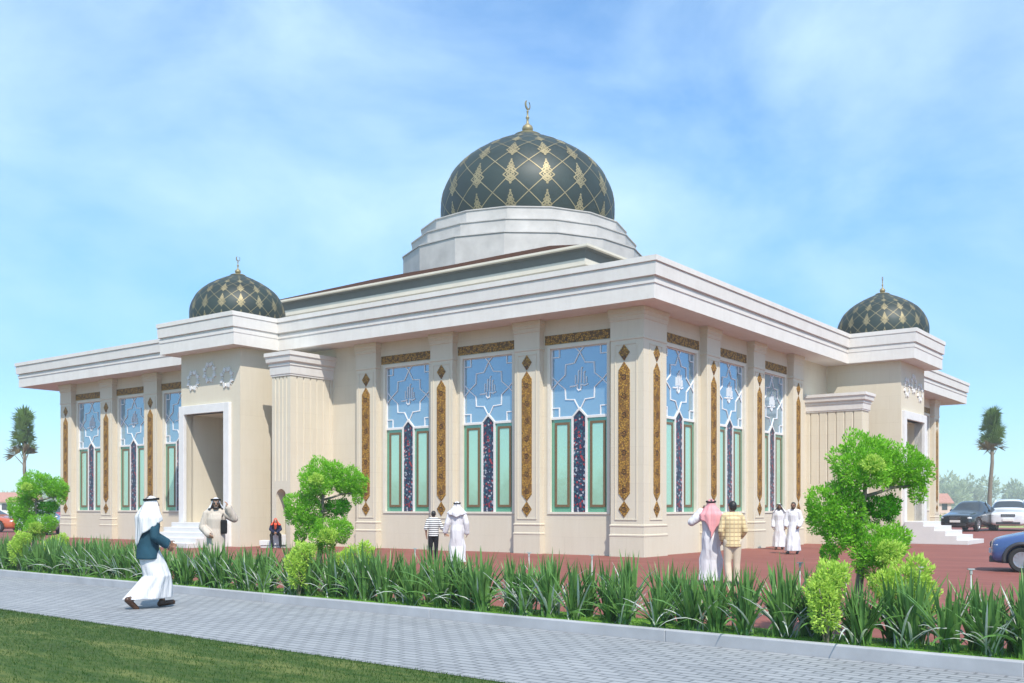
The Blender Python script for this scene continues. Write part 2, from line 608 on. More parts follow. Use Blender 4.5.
def facade_wall(centres, s_end, sgn):
    mb = MB()
    x_cuts = [.3 * sgn]
    holes = []
    for c in sorted(centres):
        holes.append((c - WIN_W / 2, c + WIN_W / 2))
    xs = [.3]
    for a, b in holes: xs += [a, b]
    xs.append(s_end)
    zs = [0, WIN_Z0, WIN_Z1, 8.7]
    for i in range(len(xs) - 1):
        for j in range(3):
            hole = (i % 2 == 1) and j == 1
            if hole: continue
            mb.face([(sgn * xs[i], WALL, zs[j]), (sgn * xs[i + 1], WALL, zs[j]), (sgn * xs[i + 1], WALL, zs[j + 1]), (sgn * xs[i], WALL, zs[j + 1])])
    d = WALL + .25
    for a, b in holes:
        for (p, q) in (((a, WIN_Z0), (b, WIN_Z0)), ((b, WIN_Z0), (b, WIN_Z1)), ((b, WIN_Z1), (a, WIN_Z1)), ((a, WIN_Z1), (a, WIN_Z0))):
            mb.face([(sgn * p[0], WALL, p[1]), (sgn * q[0], WALL, q[1]), (sgn * q[0], d, q[1]), (sgn * p[0], d, p[1])])
    return mb


facade_wall(left_centres, 35.6, -1).build('wall', M['wall'], mosque, (0, 0, 0), -PI / 2)
facade_wall(right_centres, 36.55, 1).build('wall', M['wall'], mosque)
mb = MB()   # plain rear walls
mb.box(35.9, .45, 0, 36.4, 35.5, 8.7)
mb.box(.45, 35.1, 0, 35.85, 35.45, 8.7)
mb.build('rear_wall', M['wall'], mosque)

# pilasters
PIL_PROF = [(.03, 0), (.03, .66), (.042, .675), (.042, .72), (.018, .74), (.018, .98), (.034, 1.0), (.034, 1.04), (0, 1.06), (0, 7.10),
            (.025, 7.12), (.025, 7.18), (.010, 7.20), (.010, 7.74), (.035, 7.76), (.035, 7.88), (.055, 7.90), (.055, 8.0), (.075, 8.02), (.075, SOF - .004)]


def strip_mesh():
    mb = MB()
    w = .21
    mb.slab_xz([(-w, 2.08), (0, 1.84), (w, 2.08), (w, 6.12), (0, 6.40), (-w, 6.12)], -.022, .0)
    for zc in (1.56, 6.70):
        mb.slab_xz([(-.21, zc), (0, zc - .27), (.21, zc), (0, zc + .27)], -.022, .0)
    return mb.mesh('mosaic_strip', M['gold_strip'])


def panel_frame_mesh(w):
    mb = MB()
    x, z0, z1, t, d = w / 2 - .12, 1.2, 6.99, .035, .02
    mb.box(-x, -d, z0, -x + t, .01, z1); mb.box(x - t, -d, z0, x, .01, z1)
    mb.box(-x + t, -d, z1 - t, x - t, .01, z1); mb.box(-x + t, -d, z0, x - t, .01, z0 + t)
    return mb.mesh('panel_frame', M['wall'])


mb = MB(); mb.loft_rect(-PW / 2, 0, PW / 2, .42, PIL_PROF)
PIL_MESH = mb.mesh('pilaster', M['wall'])
STRIP, PFRAME = strip_mesh(), panel_frame_mesh(PW)


def pilaster(side, e):
    rz, _ = frame_coords(side)
    p = mobj('pilaster', PIL_MESH, mosque, place(side, e - PW / 2), rz)
    mobj('mosaic_strip', STRIP, p, (0, -.003, 0))
    mobj('panel_frame', PFRAME, p)
    return p


mb = MB()
mb.rings([[(-o, -o, z), (1.55 + o, -o, z), (1.55 + o, .9, z), (.9, 1.24 + o, z), (-o, 1.24 + o, z)] for o, z in PIL_PROF])
corner = mb.build('corner_pilaster', M['wall'], mosque)
mobj('mosaic_strip', STRIP, corner, (0 - .003, .72, 0), -PI / 2)
mobj('panel_frame', PFRAME, corner, (0, .66, 0), -PI / 2)
mobj('mosaic_strip', STRIP, corner, (.86, -.003, 0))
mobj('panel_frame', PFRAME, corner, (.82, 0, 0))
for e in LEFT_E[1:]: pilaster('L', e)
for e in WING_E: pilaster('L', e)
for e in RIGHT_E[1:]: pilaster('R', e)
for e in RWING_E: pilaster('R', e)


# windows ---------------------------------------------------------------
def window_meshes():
    W, z0, zm, z1 = WIN_W, WIN_Z0, WIN_MID, WIN_Z1
    h = W / 2
    out = {}
    mb = MB()       # outer moulding and the white bars between the panes
    t = .10
    y0, y1 = WALL - .035, WALL + .08
    mb.box(-h - t, y0, z0 - .0, -h + .015, y1, z1 + t); mb.box(h - .015, y0, z0, h + t, y1, z1 + t)
    mb.box(-h + .015, y0, z1 - .015, h - .015, y1, z1 + t)
    mb.box(-h - t, y0, z0 - .07, h + t, y1, z0 - .001)
    yb0, yb1 = GLASS - .05, GLASS + .01
    mb.m = [1] * len(mb.m); n_out = len(mb.m)
    mb.box(-h + .015, yb0, zm - .03, -.32, yb1, zm + .03); mb.box(.32, yb0, zm - .03, h - .015, yb1, zm + .03)
    for s in (-1, 1):
        mb.box(min(s * .245, s * .32), yb0, z0, max(s * .245, s * .32), yb1, zm + .0305)
        pl = [(s * .32, zm + .03), (0, zm + .36), (0, zm + .26), (s * .245, zm + .03)]
        mb.slab_xz(pl, yb0, yb1)
    out['window'] = mb.mesh('window', [M['trim'], M['trim_cream']])
    mb = MB()
    mb.box(-h, GLASS, zm - .02, h, GLASS + .03, z1)
    out['upper_glass'] = mb.mesh('upper_glass', M['glass_blue'])
    mb = MB()
    pl = [(-.245, z0 + .005), (.245, z0 + .005), (.245, zm + .03), (0, zm + .28), (-.245, zm + .03)]
    mb.slab_xz(pl, GLASS - .02, GLASS - .001)
    out['tile_column'] = mb.mesh('tile_column', M['tiles'])
    x0, x1 = .32, h - .0
    mb = MB(); mb.box(x0, GLASS + .002, z0, x1, GLASS + .03, zm - .021)
    out['green_pane'] = mb.mesh('green_pane', M['glass_green'])
    fx0, fx1, fz0, fz1, ft = x0 + .10, x1 - .14, z0 + .17, zm - .14, .085
    mb = MB()
    ya, yb = GLASS - .025, GLASS + .004
    mb.box(fx0, ya, fz0, fx0 + ft, yb, fz1); mb.box(fx1 - ft, ya, fz0, fx1, yb, fz1)
    mb.box(fx0 + ft, ya, fz1 - ft, fx1 - ft, yb, fz1); mb.box(fx0 + ft, ya, fz0, fx1 - ft, yb, fz0 + ft)
    out['pane_frame'] = mb.mesh('pane_frame', M['brown_frame'])
    mb = MB(); mb.box(fx0 + ft, GLASS - .006, fz0 + ft, fx1 - ft, GLASS + .001, fz1 - ft)
    out['inner_pane'] = mb.mesh('inner_pane', M['glass_green2'])
    # star lattice of the upper light
    mb = MB()
    cz = (zm + z1) / 2 + .03
    k = (z1 - zm) / 2 / 1.22
    q = [((.0, 1.0), (.22, .63)), ((.22, .63), (.58, .60)), ((.58, .60), (.60, .24)), ((.60, .24), (.92, 0.0)), ((.92, 0), (1.15, .22)), ((0, 1.0), (.20, 1.19)),
         ((.84, 1.19), (.84, .88)), ((.84, .88), (1.15, .88))]
    for sx in (-1, 1):
        for sz in (-1, 1):
            for i, (a, b) in enumerate(q):
                if sz < 0 and i == 5: continue
                mb.bar((sx * a[0], cz + sz * a[1] * k), (sx * b[0], cz + sz * b[1] * k), .036, .03 + .0007 * i + (.0004 if sx > 0 else 0) + (.0002 if sz > 0 else 0), yc=GLASS + .004)
    for i, (a, b) in enumerate((((-h + .03, zm + .05), (-h + .03, z1 - .03)), ((h - .03, zm + .05), (h - .03, z1 - .03)), ((-h + .03, z1 - .03), (h - .03, z1 - .03)), ((-h + .03, zm + .05), (-.3, zm + .05)), ((.3, zm + .05), (h - .03, zm + .05)))):
        mb.bar(a, b, .03, .040 + .0006 * i, yc=GLASS + .006)
    out['star_lattice'] = mb.mesh('star_lattice', M['lattice'])
    # calligraphic emblem
    mb = MB()
    zc = cz
    yy = GLASS + .004
    def stroke(pts, w):
        for i, (a, b) in enumerate(zip(pts, pts[1:])):
            mb.bar((a[0], zc + a[1]), (b[0], zc + b[1]), w, .034 + .0006 * (i % 5), yc=yy)
    stroke([(-.38, -.17), (-.20, -.16), (-.10, -.13)], .05)
    stroke([(-.10, -.13), (-.10, -.26), (-.04, -.32), (.03, -.30), (.06, -.22), (.05, -.12)], .042)
    stroke([(.05, -.12), (.20, -.16), (.32, -.12)], .042)
    stroke([(-.18, -.08), (-.17, .20)], .03)
    stroke([(-.06, -.06), (-.05, .33), (-.03, .36)], .034)
    stroke([(.06, -.05), (.07, .43), (.10, .46)], .034)
    stroke([(.18, -.08), (.18, .28), (.21, .31)], .034)
    stroke([(.28, -.06), (.27, .13)], .028)
    out['emblem'] = mb.mesh('calligraphy_emblem', M['lattice'])
    mb = MB()
    mb.box(-(PW + .75) / 1, WALL - .03, 7.27, (PW + .75) / 1, WALL + .05, 7.60)
    return out


WM = window_meshes()
mbp = MB(); mbp.box(-1.38, WALL - .02, 7.28, 1.38, WALL + .05, 7.60)
BAND = mbp.mesh('mosaic_band', M['gold_band'])


def window(side, c):
    rz, _ = frame_coords(side)
    w = mobj('window', WM['window'], mosque, place(side, c), rz)
    mobj('upper_glass', WM['upper_glass'], w)
    mobj('star_lattice', WM['star_lattice'], w)
    mobj('calligraphy_emblem', WM['emblem'], w)
    mobj('tile_column', WM['tile_column'], w)
    for s in (0, 1):
        for n in ('green_pane', 'pane_frame', 'inner_pane'):
            o = mobj(n, WM[n], w)
            if s: o.scale = (-1, 1, 1)
    mobj('mosaic_band', BAND, mosque, place(side, c), rz)


for c in left_centres: window('L', c)
for c in right_centres: window('R', c)

# main cornice swept round the plan --------------------------------------
LB0, LB1, LD = 17.35, 21.35, 2.45          # left entrance block: b range, depth
RB0, RB1, RD = 17.60, 21.35, 3.10          # right entrance block: a range, depth
outline = [  # (point, overhang factor of the edge that STARTS there)
    ((38.9, 0), 1), ((RB1, 0), .6), ((RB1, -RD), .8), ((RB0, -RD), .55), ((RB0, 0), 1), ((0, 0), 1), ((0, LB0), .55), ((-LD, LB0), .8),
    ((-LD, LB1), .6), ((0, LB1), 1), ((0, 37.5), 1), ((38.9, 37.5), 1)]
CORN = [(-.6, SOF), (.87, SOF), (.87, 8.62), (.90, 8.635), (.90, 8.78), (.86, 8.80), (.86, 8.84), (.97, 8.86), (.99, 9.24), (.965, 9.25), (.965, 9.27), (1.03, 9.29), (1.03, TOP), (.45, TOP), (.45, 9.2)]


def sweep(outline, prof):
    n = len(outline)
    rings = []
    for o, z in prof:
        ring = []
        for i in range(n):
            (x, y), k = outline[i]
            (xp, yp), kp = outline[i - 1]
            (xn, yn), _ = outline[(i + 1) % n]
            d1 = Vector((x - xp, y - yp)).normalized(); d2 = Vector((xn - x, yn - y)).normalized()
            # outline runs clockwise seen from above here: outward normal of an edge d is (-d.y, d.x) or its opposite
            n1 = Vector((-d1.y, d1.x)) * SIGN; n2 = Vector((-d2.y, d2.x)) * SIGN
            oo1 = o * kp if o > 0 else o; oo2 = o * k if o > 0 else o
            p = Vector((x, y)) + n1 * oo1 + n2 * oo2
            ring.append((p.x, p.y, z))
        rings.append(ring)
    return rings


area = sum(outline[i][0][0] * outline[(i + 1) % len(outline)][0][1] - outline[(i + 1) % len(outline)][0][0] * outline[i][0][1] for i in range(len(outline)))
SIGN = -1 if area > 0 else 1
mb = MB()
mb.rings(sweep(outline, CORN), cap=False)
mb.build('cornice', M['white'], mosque)
mb = MB(); mb.face([(x, y, 9.25) for (x, y), k in outline]); mb.build('roof_deck', M['roof_deck'], mosque)


# entrance blocks ----------------------------------------------------------
def entrance(side, s0, s1, depth, op0, op1):
    """block from s0 to s1 (facade axis), opening op0..op1"""
    rz, sg = frame_coords(side)
    a, b = sorted((sg * s0, sg * s1)); o0, o1 = sorted((sg * op0, sg * op1))
    zt, h = 8.55, 5.58
    fl = .98
    rec = 2.3
    mb = MB()
    y = -depth
    xs, zs = [a, o0, o1, b], [0, fl, h, zt]
    for i in range(3):
        for j in range(3):
            if i == 1 and j == 1: continue
            mb.face([(xs[i], y, zs[j]), (xs[i + 1], y, zs[j]), (xs[i + 1], y, zs[j + 1]), (xs[i], y, zs[j + 1])])
    for x in (a, b): mb.face([(x, y, 0), (x, y, zt), (x, .5, zt), (x, .5, 0)])
    for (p, q) in (((o0, fl), (o1, fl)), ((o1, fl), (o1, h)), ((o1, h), (o0, h)), ((o0, h), (o0, fl))):
        mb.face([(p[0], y, p[1]), (q[0], y, q[1]), (q[0], y + rec, q[1]), (p[0], y + rec, p[1])])
    mb.face([(o0, y + rec, fl), (o1, y + rec, fl), (o1, y + rec, h), (o0, y + rec, h)])
    blk = mb.build('entrance_block', M['wall'], mosque, (0, 0, 0), rz)
    mb = MB()   # white surround
    w = .36
    mb.box(o0 - w, y - .14, 0, o0 + .0, y + .35, h + w); mb.box(o1, y - .14, 0, o1 + w, y + .35, h + w)
    mb.box(o0, y - .14, h, o1, y + .35, h + w)
    fr = mb.build('door_frame', M['trim'], blk, bevel=.012)
    mb = MB()   # double door at the back of the recess
    yd = y + rec - .07
    mid = (o0 + o1) / 2
    for p, q in ((o0 + .1, mid - .006), (mid + .006, o1 - .1)):
        mb.box(p, yd, fl + .01, q, yd + .06, 4.1)
        for z0, z1 in ((1.2, 2.2), (2.35, 3.9)):
            mb.box(p + .15, yd - .03, z0, q - .15, yd + .01, z1)
    mb.build('door', M['wood'], blk)
    # three star medallions
    W = b - a
    for fx, z in ((.22, 7.02), (.5, 7.28), (.79, 6.98)):
        mb = MB()
        cx = a + W * (fx if sg > 0 else fx)
        for k in range(8):
            an = PI / 4 * k + PI / 8
            ro, ri = .47, .33
            p = [(cx + ro * math.sin(an), z + ro * math.cos(an)), (cx + .36 * math.sin(an + .27), z + .36 * math.cos(an + .27)),
                 (cx + .24 * math.sin(an), z + .24 * math.cos(an)), (cx + .36 * math.sin(an - .27), z + .36 * math.cos(an - .27))]
            mb.slab_xz(p, y - .055 - .002 * (k % 2), y + .01)
            a2 = PI / 4 * k
            p = [(cx + .30 * math.sin(a2 + .12), z + .30 * math.cos(a2 + .12)), (cx + .43 * math.sin(a2), z + .43 * math.cos(a2)), (cx + .30 * math.sin(a2 - .12), z + .30 * math.cos(a2 - .12)), (cx + .22 * math.sin(a2), z + .22 * math.cos(a2))]
            mb.slab_xz(p, y - .035, y + .01)
        mb.build('star_medallion', M['trim'], blk)
    return blk


entrance('L', LB0, LB1, LD, 18.28, 20.98)
entrance('R', RB0, RB1, RD, 18.05, 20.95)


def stairs(side, s0, s1, y0, plat, tread, n=5, rise=.196):
    rz, sg = frame_coords(side)
    a, b = sorted((sg * s0, sg * s1))
    mb = MB()
    prof = [(y0, 0), (y0, rise * n)]
    y = y0 - plat
    for k in range(n):
        prof.append((y, rise * (n - k)))
        prof.append((y, rise * (n - k - 1)))
        y -= tread
    mb.rings([[(a, p, z) for p, z in prof], [(b, p, z) for p, z in prof]])
    return mb.build('stairs', M['step'], mosque, (0, 0, 0), rz, bevel=.012)


stairs('L', 17.9, 21.2, -LD - .145, .45, .38)
stairs('R', 17.6, 20.6, -RD - .145, .80, .46)


# fluted piers ---------------------------------------------------------------
def fluted_plan(x0, x1, y0, y1, nf, ns, w=.075, d=.05):
    pts = []
    def notch(p, q, n, inward):
        p, q, inw = Vector(p), Vector(q), Vector(inward)
        L = (q - p).length
        t = (q - p).normalized()
        res = [p]
        for i in range(n):
            c = L * (i + 1) / (n + 1)
            for u, k in ((-w / 2, 0), (-w / 4, .8), (0, 1), (w / 4, .8), (w / 2, 0)):
                res.append(p + t * (c + u) + inw * d * k)
        return res
    pts += notch((x0, y1), (x0, y0), ns, (1, 0))
    pts += notch((x0, y0), (x1, y0), nf, (0, 1))
    pts += notch((x1, y0), (x1, y1), ns, (-1, 0))
    pts.append(Vector((x1, y1)))
    return [(p.x, p.y) for p in pts]


def pier(side, s0, s1, depth, zcap, ztop, nf, ns, niche):
    rz, sg = frame_coords(side)
    a, b = sorted((sg * s0, sg * s1))
    mb = MB()
    zf = 2.66
    mb.prism(fluted_plan(a, b, -depth, .45, nf, ns), zf, zcap)
    # base with an arched niche in front
    c, r, d = (a + b) / 2, .30, .45
    zb, zs = .0, 2.05
    y = -depth
    arc = [(c + r * math.cos(t), zs + r * math.sin(t)) for t in [PI * k / 12 for k in range(13)]]
    mb.face([(a, y, 0), (c - r, y, .0), (c - r, y, zs), (c - r, y, zf), (a, y, zf)])
    mb.face([(b, y, 0), (b, y, zf), (c + r, y, zf), (c + r, y, zs), (c + r, y, 0)])
    for (p, q) in zip(arc, arc[1:]):
        mb.face([(p[0], y, p[1]), (p[0], y, zf), (q[0], y, zf), (q[0], y, q[1])])
        mb.face([(p[0], y, p[1]), (q[0], y, q[1]), (q[0], y + d, q[1]), (p[0], y + d, p[1])])
    for x in (c - r, c + r): mb.face([(x, y, 0), (x, y, zs), (x, y + d, zs), (x, y + d, 0)])
    mb.face([(c - r, y + d, 0), (c + r, y + d, 0)] + [(p[0], y + d, p[1]) for p in arc])
    for x in (a, b): mb.face([(x, y, 0), (x, y, zf), (x, .45, zf), (x, .45, 0)])
    pr = mb.build('fluted_pier', M['wall'], mosque, (0, 0, 0), rz, fix=False)
    mb = MB()
    h = ztop - zcap
    mb.loft_rect(a, -depth, b, .45, [(.03, zcap - .001), (.03, zcap + .05 * h), (.055, zcap + .08 * h), (.07, zcap + .40 * h), (.10, zcap + .43 * h), (.10, zcap + .50 * h),
                                     (.08, zcap + .53 * h), (.17, zcap + .60 * h), (.19, zcap + .80 * h), (.23, zcap + .84 * h), (.23, ztop)])
    mb.build('capital', M['white'], pr)
    return pr


pier('L', 14.81, 15.92, 2.0, 6.86, 7.80, 4, 6, True)
pier('R', 15.03, 15.93, 2.2, 5.80, 6.57, 4, 6, True)

# upper storey ------------------------------------------------------------------
def centred(s, m=0):      # rectangle about the dome axis, s from the front faces
    return (s, s + CB - CA if False else s, 2 * CA - s, 2 * CB - s)


mb = MB()
x0, y0, x1, y1 = 6.0, 6.0, 2 * CA - 6.0, 2 * CB - 6.0
prof = [(-.36, 9.2), (-.36, 11.52), (-.33, 11.54), (-.33, 11.58), (-.26, 11.60), (-.26, 11.84), (-.30, 11.86), (-.30, 11.9)]
mb.loft_rect(x0, y0, x1, y1, prof, back=False)
mb.build('upper_wall', M['olive'], mosque)
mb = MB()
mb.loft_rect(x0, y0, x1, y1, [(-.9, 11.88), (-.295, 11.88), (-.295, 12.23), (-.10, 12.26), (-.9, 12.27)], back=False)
mb.build('frieze', M['shaded_frieze'], mosque)
mb = MB()
mb.loft_rect(x0, y0, x1, y1, [(-.6, 12.262), (-.06, 12.262), (-.06, 12.28), (0, 12.29), (0, 12.38), (-.8, 12.38)], back=False)
mb.build('upper_eave', M['olive'], mosque)
mb = MB()
mb.loft_rect(x0, y0, x1, y1, [(-.3, 12.385), (-.3, 12.44), (-6.0, 14.45)], back=False)
mb.build('hip_roof', M['brown_roof'], mosque)


# drum and domes ---------------------------------------------------------------
def gon(r, z, n=16, ph=0.0):
    return [(r * math.cos(2 * PI * (k + ph) / n), r * math.sin(2 * PI * (k + ph) / n), z) for k in range(n)]


mb = MB()
for (r, z0, z1) in ((7.0, 12.6, 15.66), (6.5, 15.55, 16.47), (5.95, 16.40, 17.25)):
    mb.rings([gon(r - .05, z0), gon(r - .05, z1 - .06), gon(r, z1 - .055), gon(r, z1)])
drum = mb.build('drum', M['drum'], mosque, (CA - .15, CB + .2, 0), 0.1)

PROFILE = [(-.24, .945), (-.12, .982), (0, 1.0), (.12, .998), (.24, .977), (.36, .930), (.50, .846), (.61, .737), (.70, .612), (.775, .485), (.84, .355), (.895, .235), (.935, .145)]


def prof_at(t):
    """Catmull-Rom through PROFILE, t in 0..n-1"""
    P = PROFILE
    i = min(int(t), len(P) - 2)
    f = t - i
    def g(k): return P[max(0, min(len(P) - 1, k))]
    res = []
    for c in (0, 1):
        a, b, d, e = g(i - 1)[c], g(i)[c], g(i + 1)[c], g(i + 2)[c]
        res.append(.5 * (2 * b + (d - a) * f + (2 * a - 5 * b + 4 * d - e) * f * f + (3 * b - a - 3 * d + e) * f ** 3))
    return res


SAMP = [prof_at(i * .1) for i in range((len(PROFILE) - 1) * 10 + 1)]
# conformal height parameter: dv = ds / r
VV = [0.0]
for a, b in zip(SAMP, SAMP[1:]):
    VV.append(VV[-1] + math.hypot(b[0] - a[0], b[1] - a[1]) / ((a[1] + b[1]) / 2))


def dome_pt(th, v, off):
    v = max(0, min(VV[-1] - 1e-6, v))
    lo, hi = 0, len(VV) - 1
    while hi - lo > 1:
        m = (lo + hi) // 2
        if VV[m] <= v: lo = m
        else: hi = m
    f = (v - VV[lo]) / (VV[hi] - VV[lo])
    z = SAMP[lo][0] + f * (SAMP[hi][0] - SAMP[lo][0]); r = SAMP[lo][1] + f * (SAMP[hi][1] - SAMP[lo][1])
    dz, dr = SAMP[hi][0] - SAMP[lo][0], SAMP[hi][1] - SAMP[lo][1]
    L = math.hypot(dz, dr)
    nr, nz = dz / L, -dr / L
    return ((r + nr * off) * math.cos(th), (r + nr * off) * math.sin(th), z + nz * off)


def dome_meshes():
    mb = MB()
    mb.rings([[(r * math.cos(2 * PI * k / 96), r * math.sin(2 * PI * k / 96), z) for k in range(96)] for z, r in SAMP[::3] + [SAMP[-1]]])
    dm = mb.mesh('dome', M['dome'], True, True)
    mb = MB()
    N = 16
    dth = 2 * PI / N
    dv = dth * .93
    v0 = .07
    off = .004
    def ribbon(pts, w):
        for (a, b) in zip(pts, pts[1:]):
            d = Vector((b[0] - a[0], b[1] - a[1]))
            if d.length < 1e-6: continue
            d.normalize()
            s = Vector((-d.y, d.x)) * w / 2
            mb.face([dome_pt(a[0] - s.x, a[1] - s.y, off), dome_pt(b[0] - s.x, b[1] - s.y, off), dome_pt(b[0] + s.x, b[1] + s.y, off), dome_pt(a[0] + s.x, a[1] + s.y, off)])
    vmax = VV[-1] * .80
    for k in range(N):
        for sg in (1, -1):
            pts = []
            th, v = k * dth, v0
            for i in range(200):
                vv = v0 + i * .03
                if vv > vmax: break
                if vv >= 0: pts.append((th + sg * (vv - v0) / dv * dth, vv))
            ribbon(pts, .0095)
        # ornament: a tall tree of looped lozenges at every node of the column
        for j in range(0, 6):
            vc = v0 + j * dv
            if vc + dv * .5 > vmax * 1.06: continue
            sc = dth * .9
            def loz(cx, cz, w, h, lw=.012):
                pts = [(k * dth + cx * sc + px * w * sc, vc + (cz + pz * h) * sc) for px, pz in ((0, -1), (1, 0), (0, 1), (-1, 0), (0, -1))]
                if min(p[1] for p in pts) < .002: return
                ribbon(pts, lw)
            for (cx, cz, w, h) in ((0, .0, .24, .19), (0, .0, .13, .10), (-.12, .0, .11, .09), (.12, .0, .11, .09), (0, .14, .17, .13), (-.085, .15, .075, .06), (.085, .15, .075, .06), (0, .27, .11, .10), (0, .27, .05, .045), (0, .38, .07, .07), (0, .46, .035, .035), (0, -.13, .15, .11),
                                   (0, -.10, .07, .06), (0, -.26, .03, .03), (0, .54, .02, .025)):
                loz(cx, cz, w, h)
    gm = mb.mesh('gold_inlay', M['gold'], False, False)
    mb = MB()
    mb.lathe([(.002, .955), (.155, .957), (.16, .972), (.135, .985), (.03, .99), (.028, 1.0), (.045, 1.012), (.062, 1.035), (.064, 1.055), (.055, 1.08), (.03, 1.10), (.016, 1.115), (.012, 1.16), (.022, 1.175), (.022, 1.185), (.010, 1.20),
              (.009, 1.24), (.015, 1.25), (.008, 1.262), (.006, 1.275), (.001, 1.28)], 20)
    # crescent
    pts_o, pts_i = [], []
    for k in range(17):
        t = R(-235) + R(290) * k / 16
        pts_o.append((.055 * math.cos(t), .055 * math.sin(t)))
        pts_i.append((.010 + .043 * math.cos(t), .010 + .043 * math.sin(t)))
    for k in range(16):
        q = [pts_o[k], pts_o[k + 1], pts_i[k + 1], pts_i[k]]
        mb.rings([[(x, -.006, 1.325 + z) for x, z in q], [(x, .006, 1.325 + z) for x, z in q]])
    fm = mb.mesh('finial', M['gold'], True, True, 40)
    return dm, gm, fm


DM, GM, FM = dome_meshes()


def dome(a, b, z, rad, rz):
    d = mobj('dome', DM, mosque, (a, b, z), rz)
    d.scale = (rad, rad, rad)
    mobj('gold_inlay', GM, d)
    f = mobj('finial', FM, d)
    f.location = (0, 0, -.028)
    f.rotation_euler = (0, 0, -ANG - rz + R(58))
    return d


th_cam = math.atan2(-16.1 - CB, -28.5 - CA)
dome(CA, CB, 18.32, 5.0, th_cam + .21)
dome(-.82, 19.6, 9.78, 2.02, th_cam - .05)
dome(19.4, -1.75, 9.66, 2.03, th_cam + .1)
mb = MB()
for (a, b, r) in ((-.82, 19.6, 1.88), (19.4, -1.75, 1.88)):
    mb.lathe([(r, 9.2), (r, 9.36), (r * .96, 9.38)], 32, 0, (a, b))
mb.build('dome_base', M['drum'], mosque)

# ------------------------------------------------------------------ the ground
def sheet(name, pts, z, mat, rot=None):
    me = bpy.data.meshes.new(name)
    if rot is None:
        me.from_pydata([(p[0], p[1], 0) for p in pts], [], [tuple(range(len(pts)))])
    else:
        me.from_pydata([(p[0], p[1], 0) for p in pts], [], [tuple(range(len(pts)))])
    me.materials.append(mat)
    o = mobj(name, me, None, (0, 0, z))
    o['kind'] = 'structure'
    return o


SANG = math.atan2(ST.y, ST.x)


def street_sheet(name, p0, p1, q0, q1, z, mat):
    me = bpy.data.meshes.new(name)
    # local x along the kerb, local y towards the lawn (right-handed)
    me.from_pydata([(p0, -q0, 0), (p0, -q1, 0), (p1, -q1, 0), (p1, -q0, 0)], [], [(0, 1, 2, 3)])
    me.materials.append(mat)
    o = mobj(name, me, None, (K2.x, K2.y, z), SANG)
    o['kind'] = 'structure'
    return o


sheet('ground', [(-3000, -1500), (3000, -1500), (3000, 4000), (-3000, 4000)], -.012, M['meadow'])
street_sheet('lawn', -60, 120, -60, -3.42, -.004, M['lawn'])
street_sheet('path', -60, 120, -3.42, .0, 0.0, M['paver'])
street_sheet('plaza', -90, 130, 1.25, 74, 0.0, M['plaza'])
mb = MB()
L = 4.0
p = -20.0
while p < 60:
    mb.box(p + .0015, -.13, -.05, p + L - .0015, .0, .145)
    p += L
kerb = mb.build('kerb', M['kerb'], None, (K2.x, K2.y, 0), SANG, bevel=.012)
kerb['kind'] = 'structure'
mb = MB(); mb.box(-20, -1.25, -.05, 60, -.131, .10)
vg = mb.build('planting_verge', M['verge'], None, (K2.x, K2.y, 0), SANG); vg['kind'] = 'structure'


def blades(name, n, fn, h, w, mat, label, cat):
    rnd = random.Random(5)
    vs, fs = [], []
    for i in range(n):
        p = fn(rnd)
        a = rnd.uniform(0, 2 * PI)
        hh = h * rnd.uniform(.5, 1.2)
        dx, dy = math.cos(a) * w / 2, math.sin(a) * w / 2
        lx, ly = rnd.gauss(0, .45) * hh, rnd.gauss(0, .45) * hh
        k = len(vs)
        vs += [(p.x - dx, p.y - dy, p.z), (p.x + dx, p.y + dy, p.z), (p.x + lx, p.y + ly, p.z + hh)]
        fs.append((k, k + 1, k + 2))
    me = bpy.data.meshes.new(name)
    me.from_pydata(vs, [], fs)
    me.materials.append(mat)
    o = mobj(name, me)
    tag(o, label, cat, kind='stuff')
    return o


blades('lawn_grass', 70000, lambda r: street(r.uniform(-1, 20), -3.42 - 4.6 * r.random() ** 1.3, -.004), .032, .007, M['grass'], 'short mown lawn grass in front of the grey path', 'grass')
blades('verge_grass', 12000, lambda r: street(r.uniform(-2, 34), r.uniform(.15, 1.2), .10), .06, .008, M['vgrass'], 'bright green grass under the hedge plants beside the kerb', 'grass')


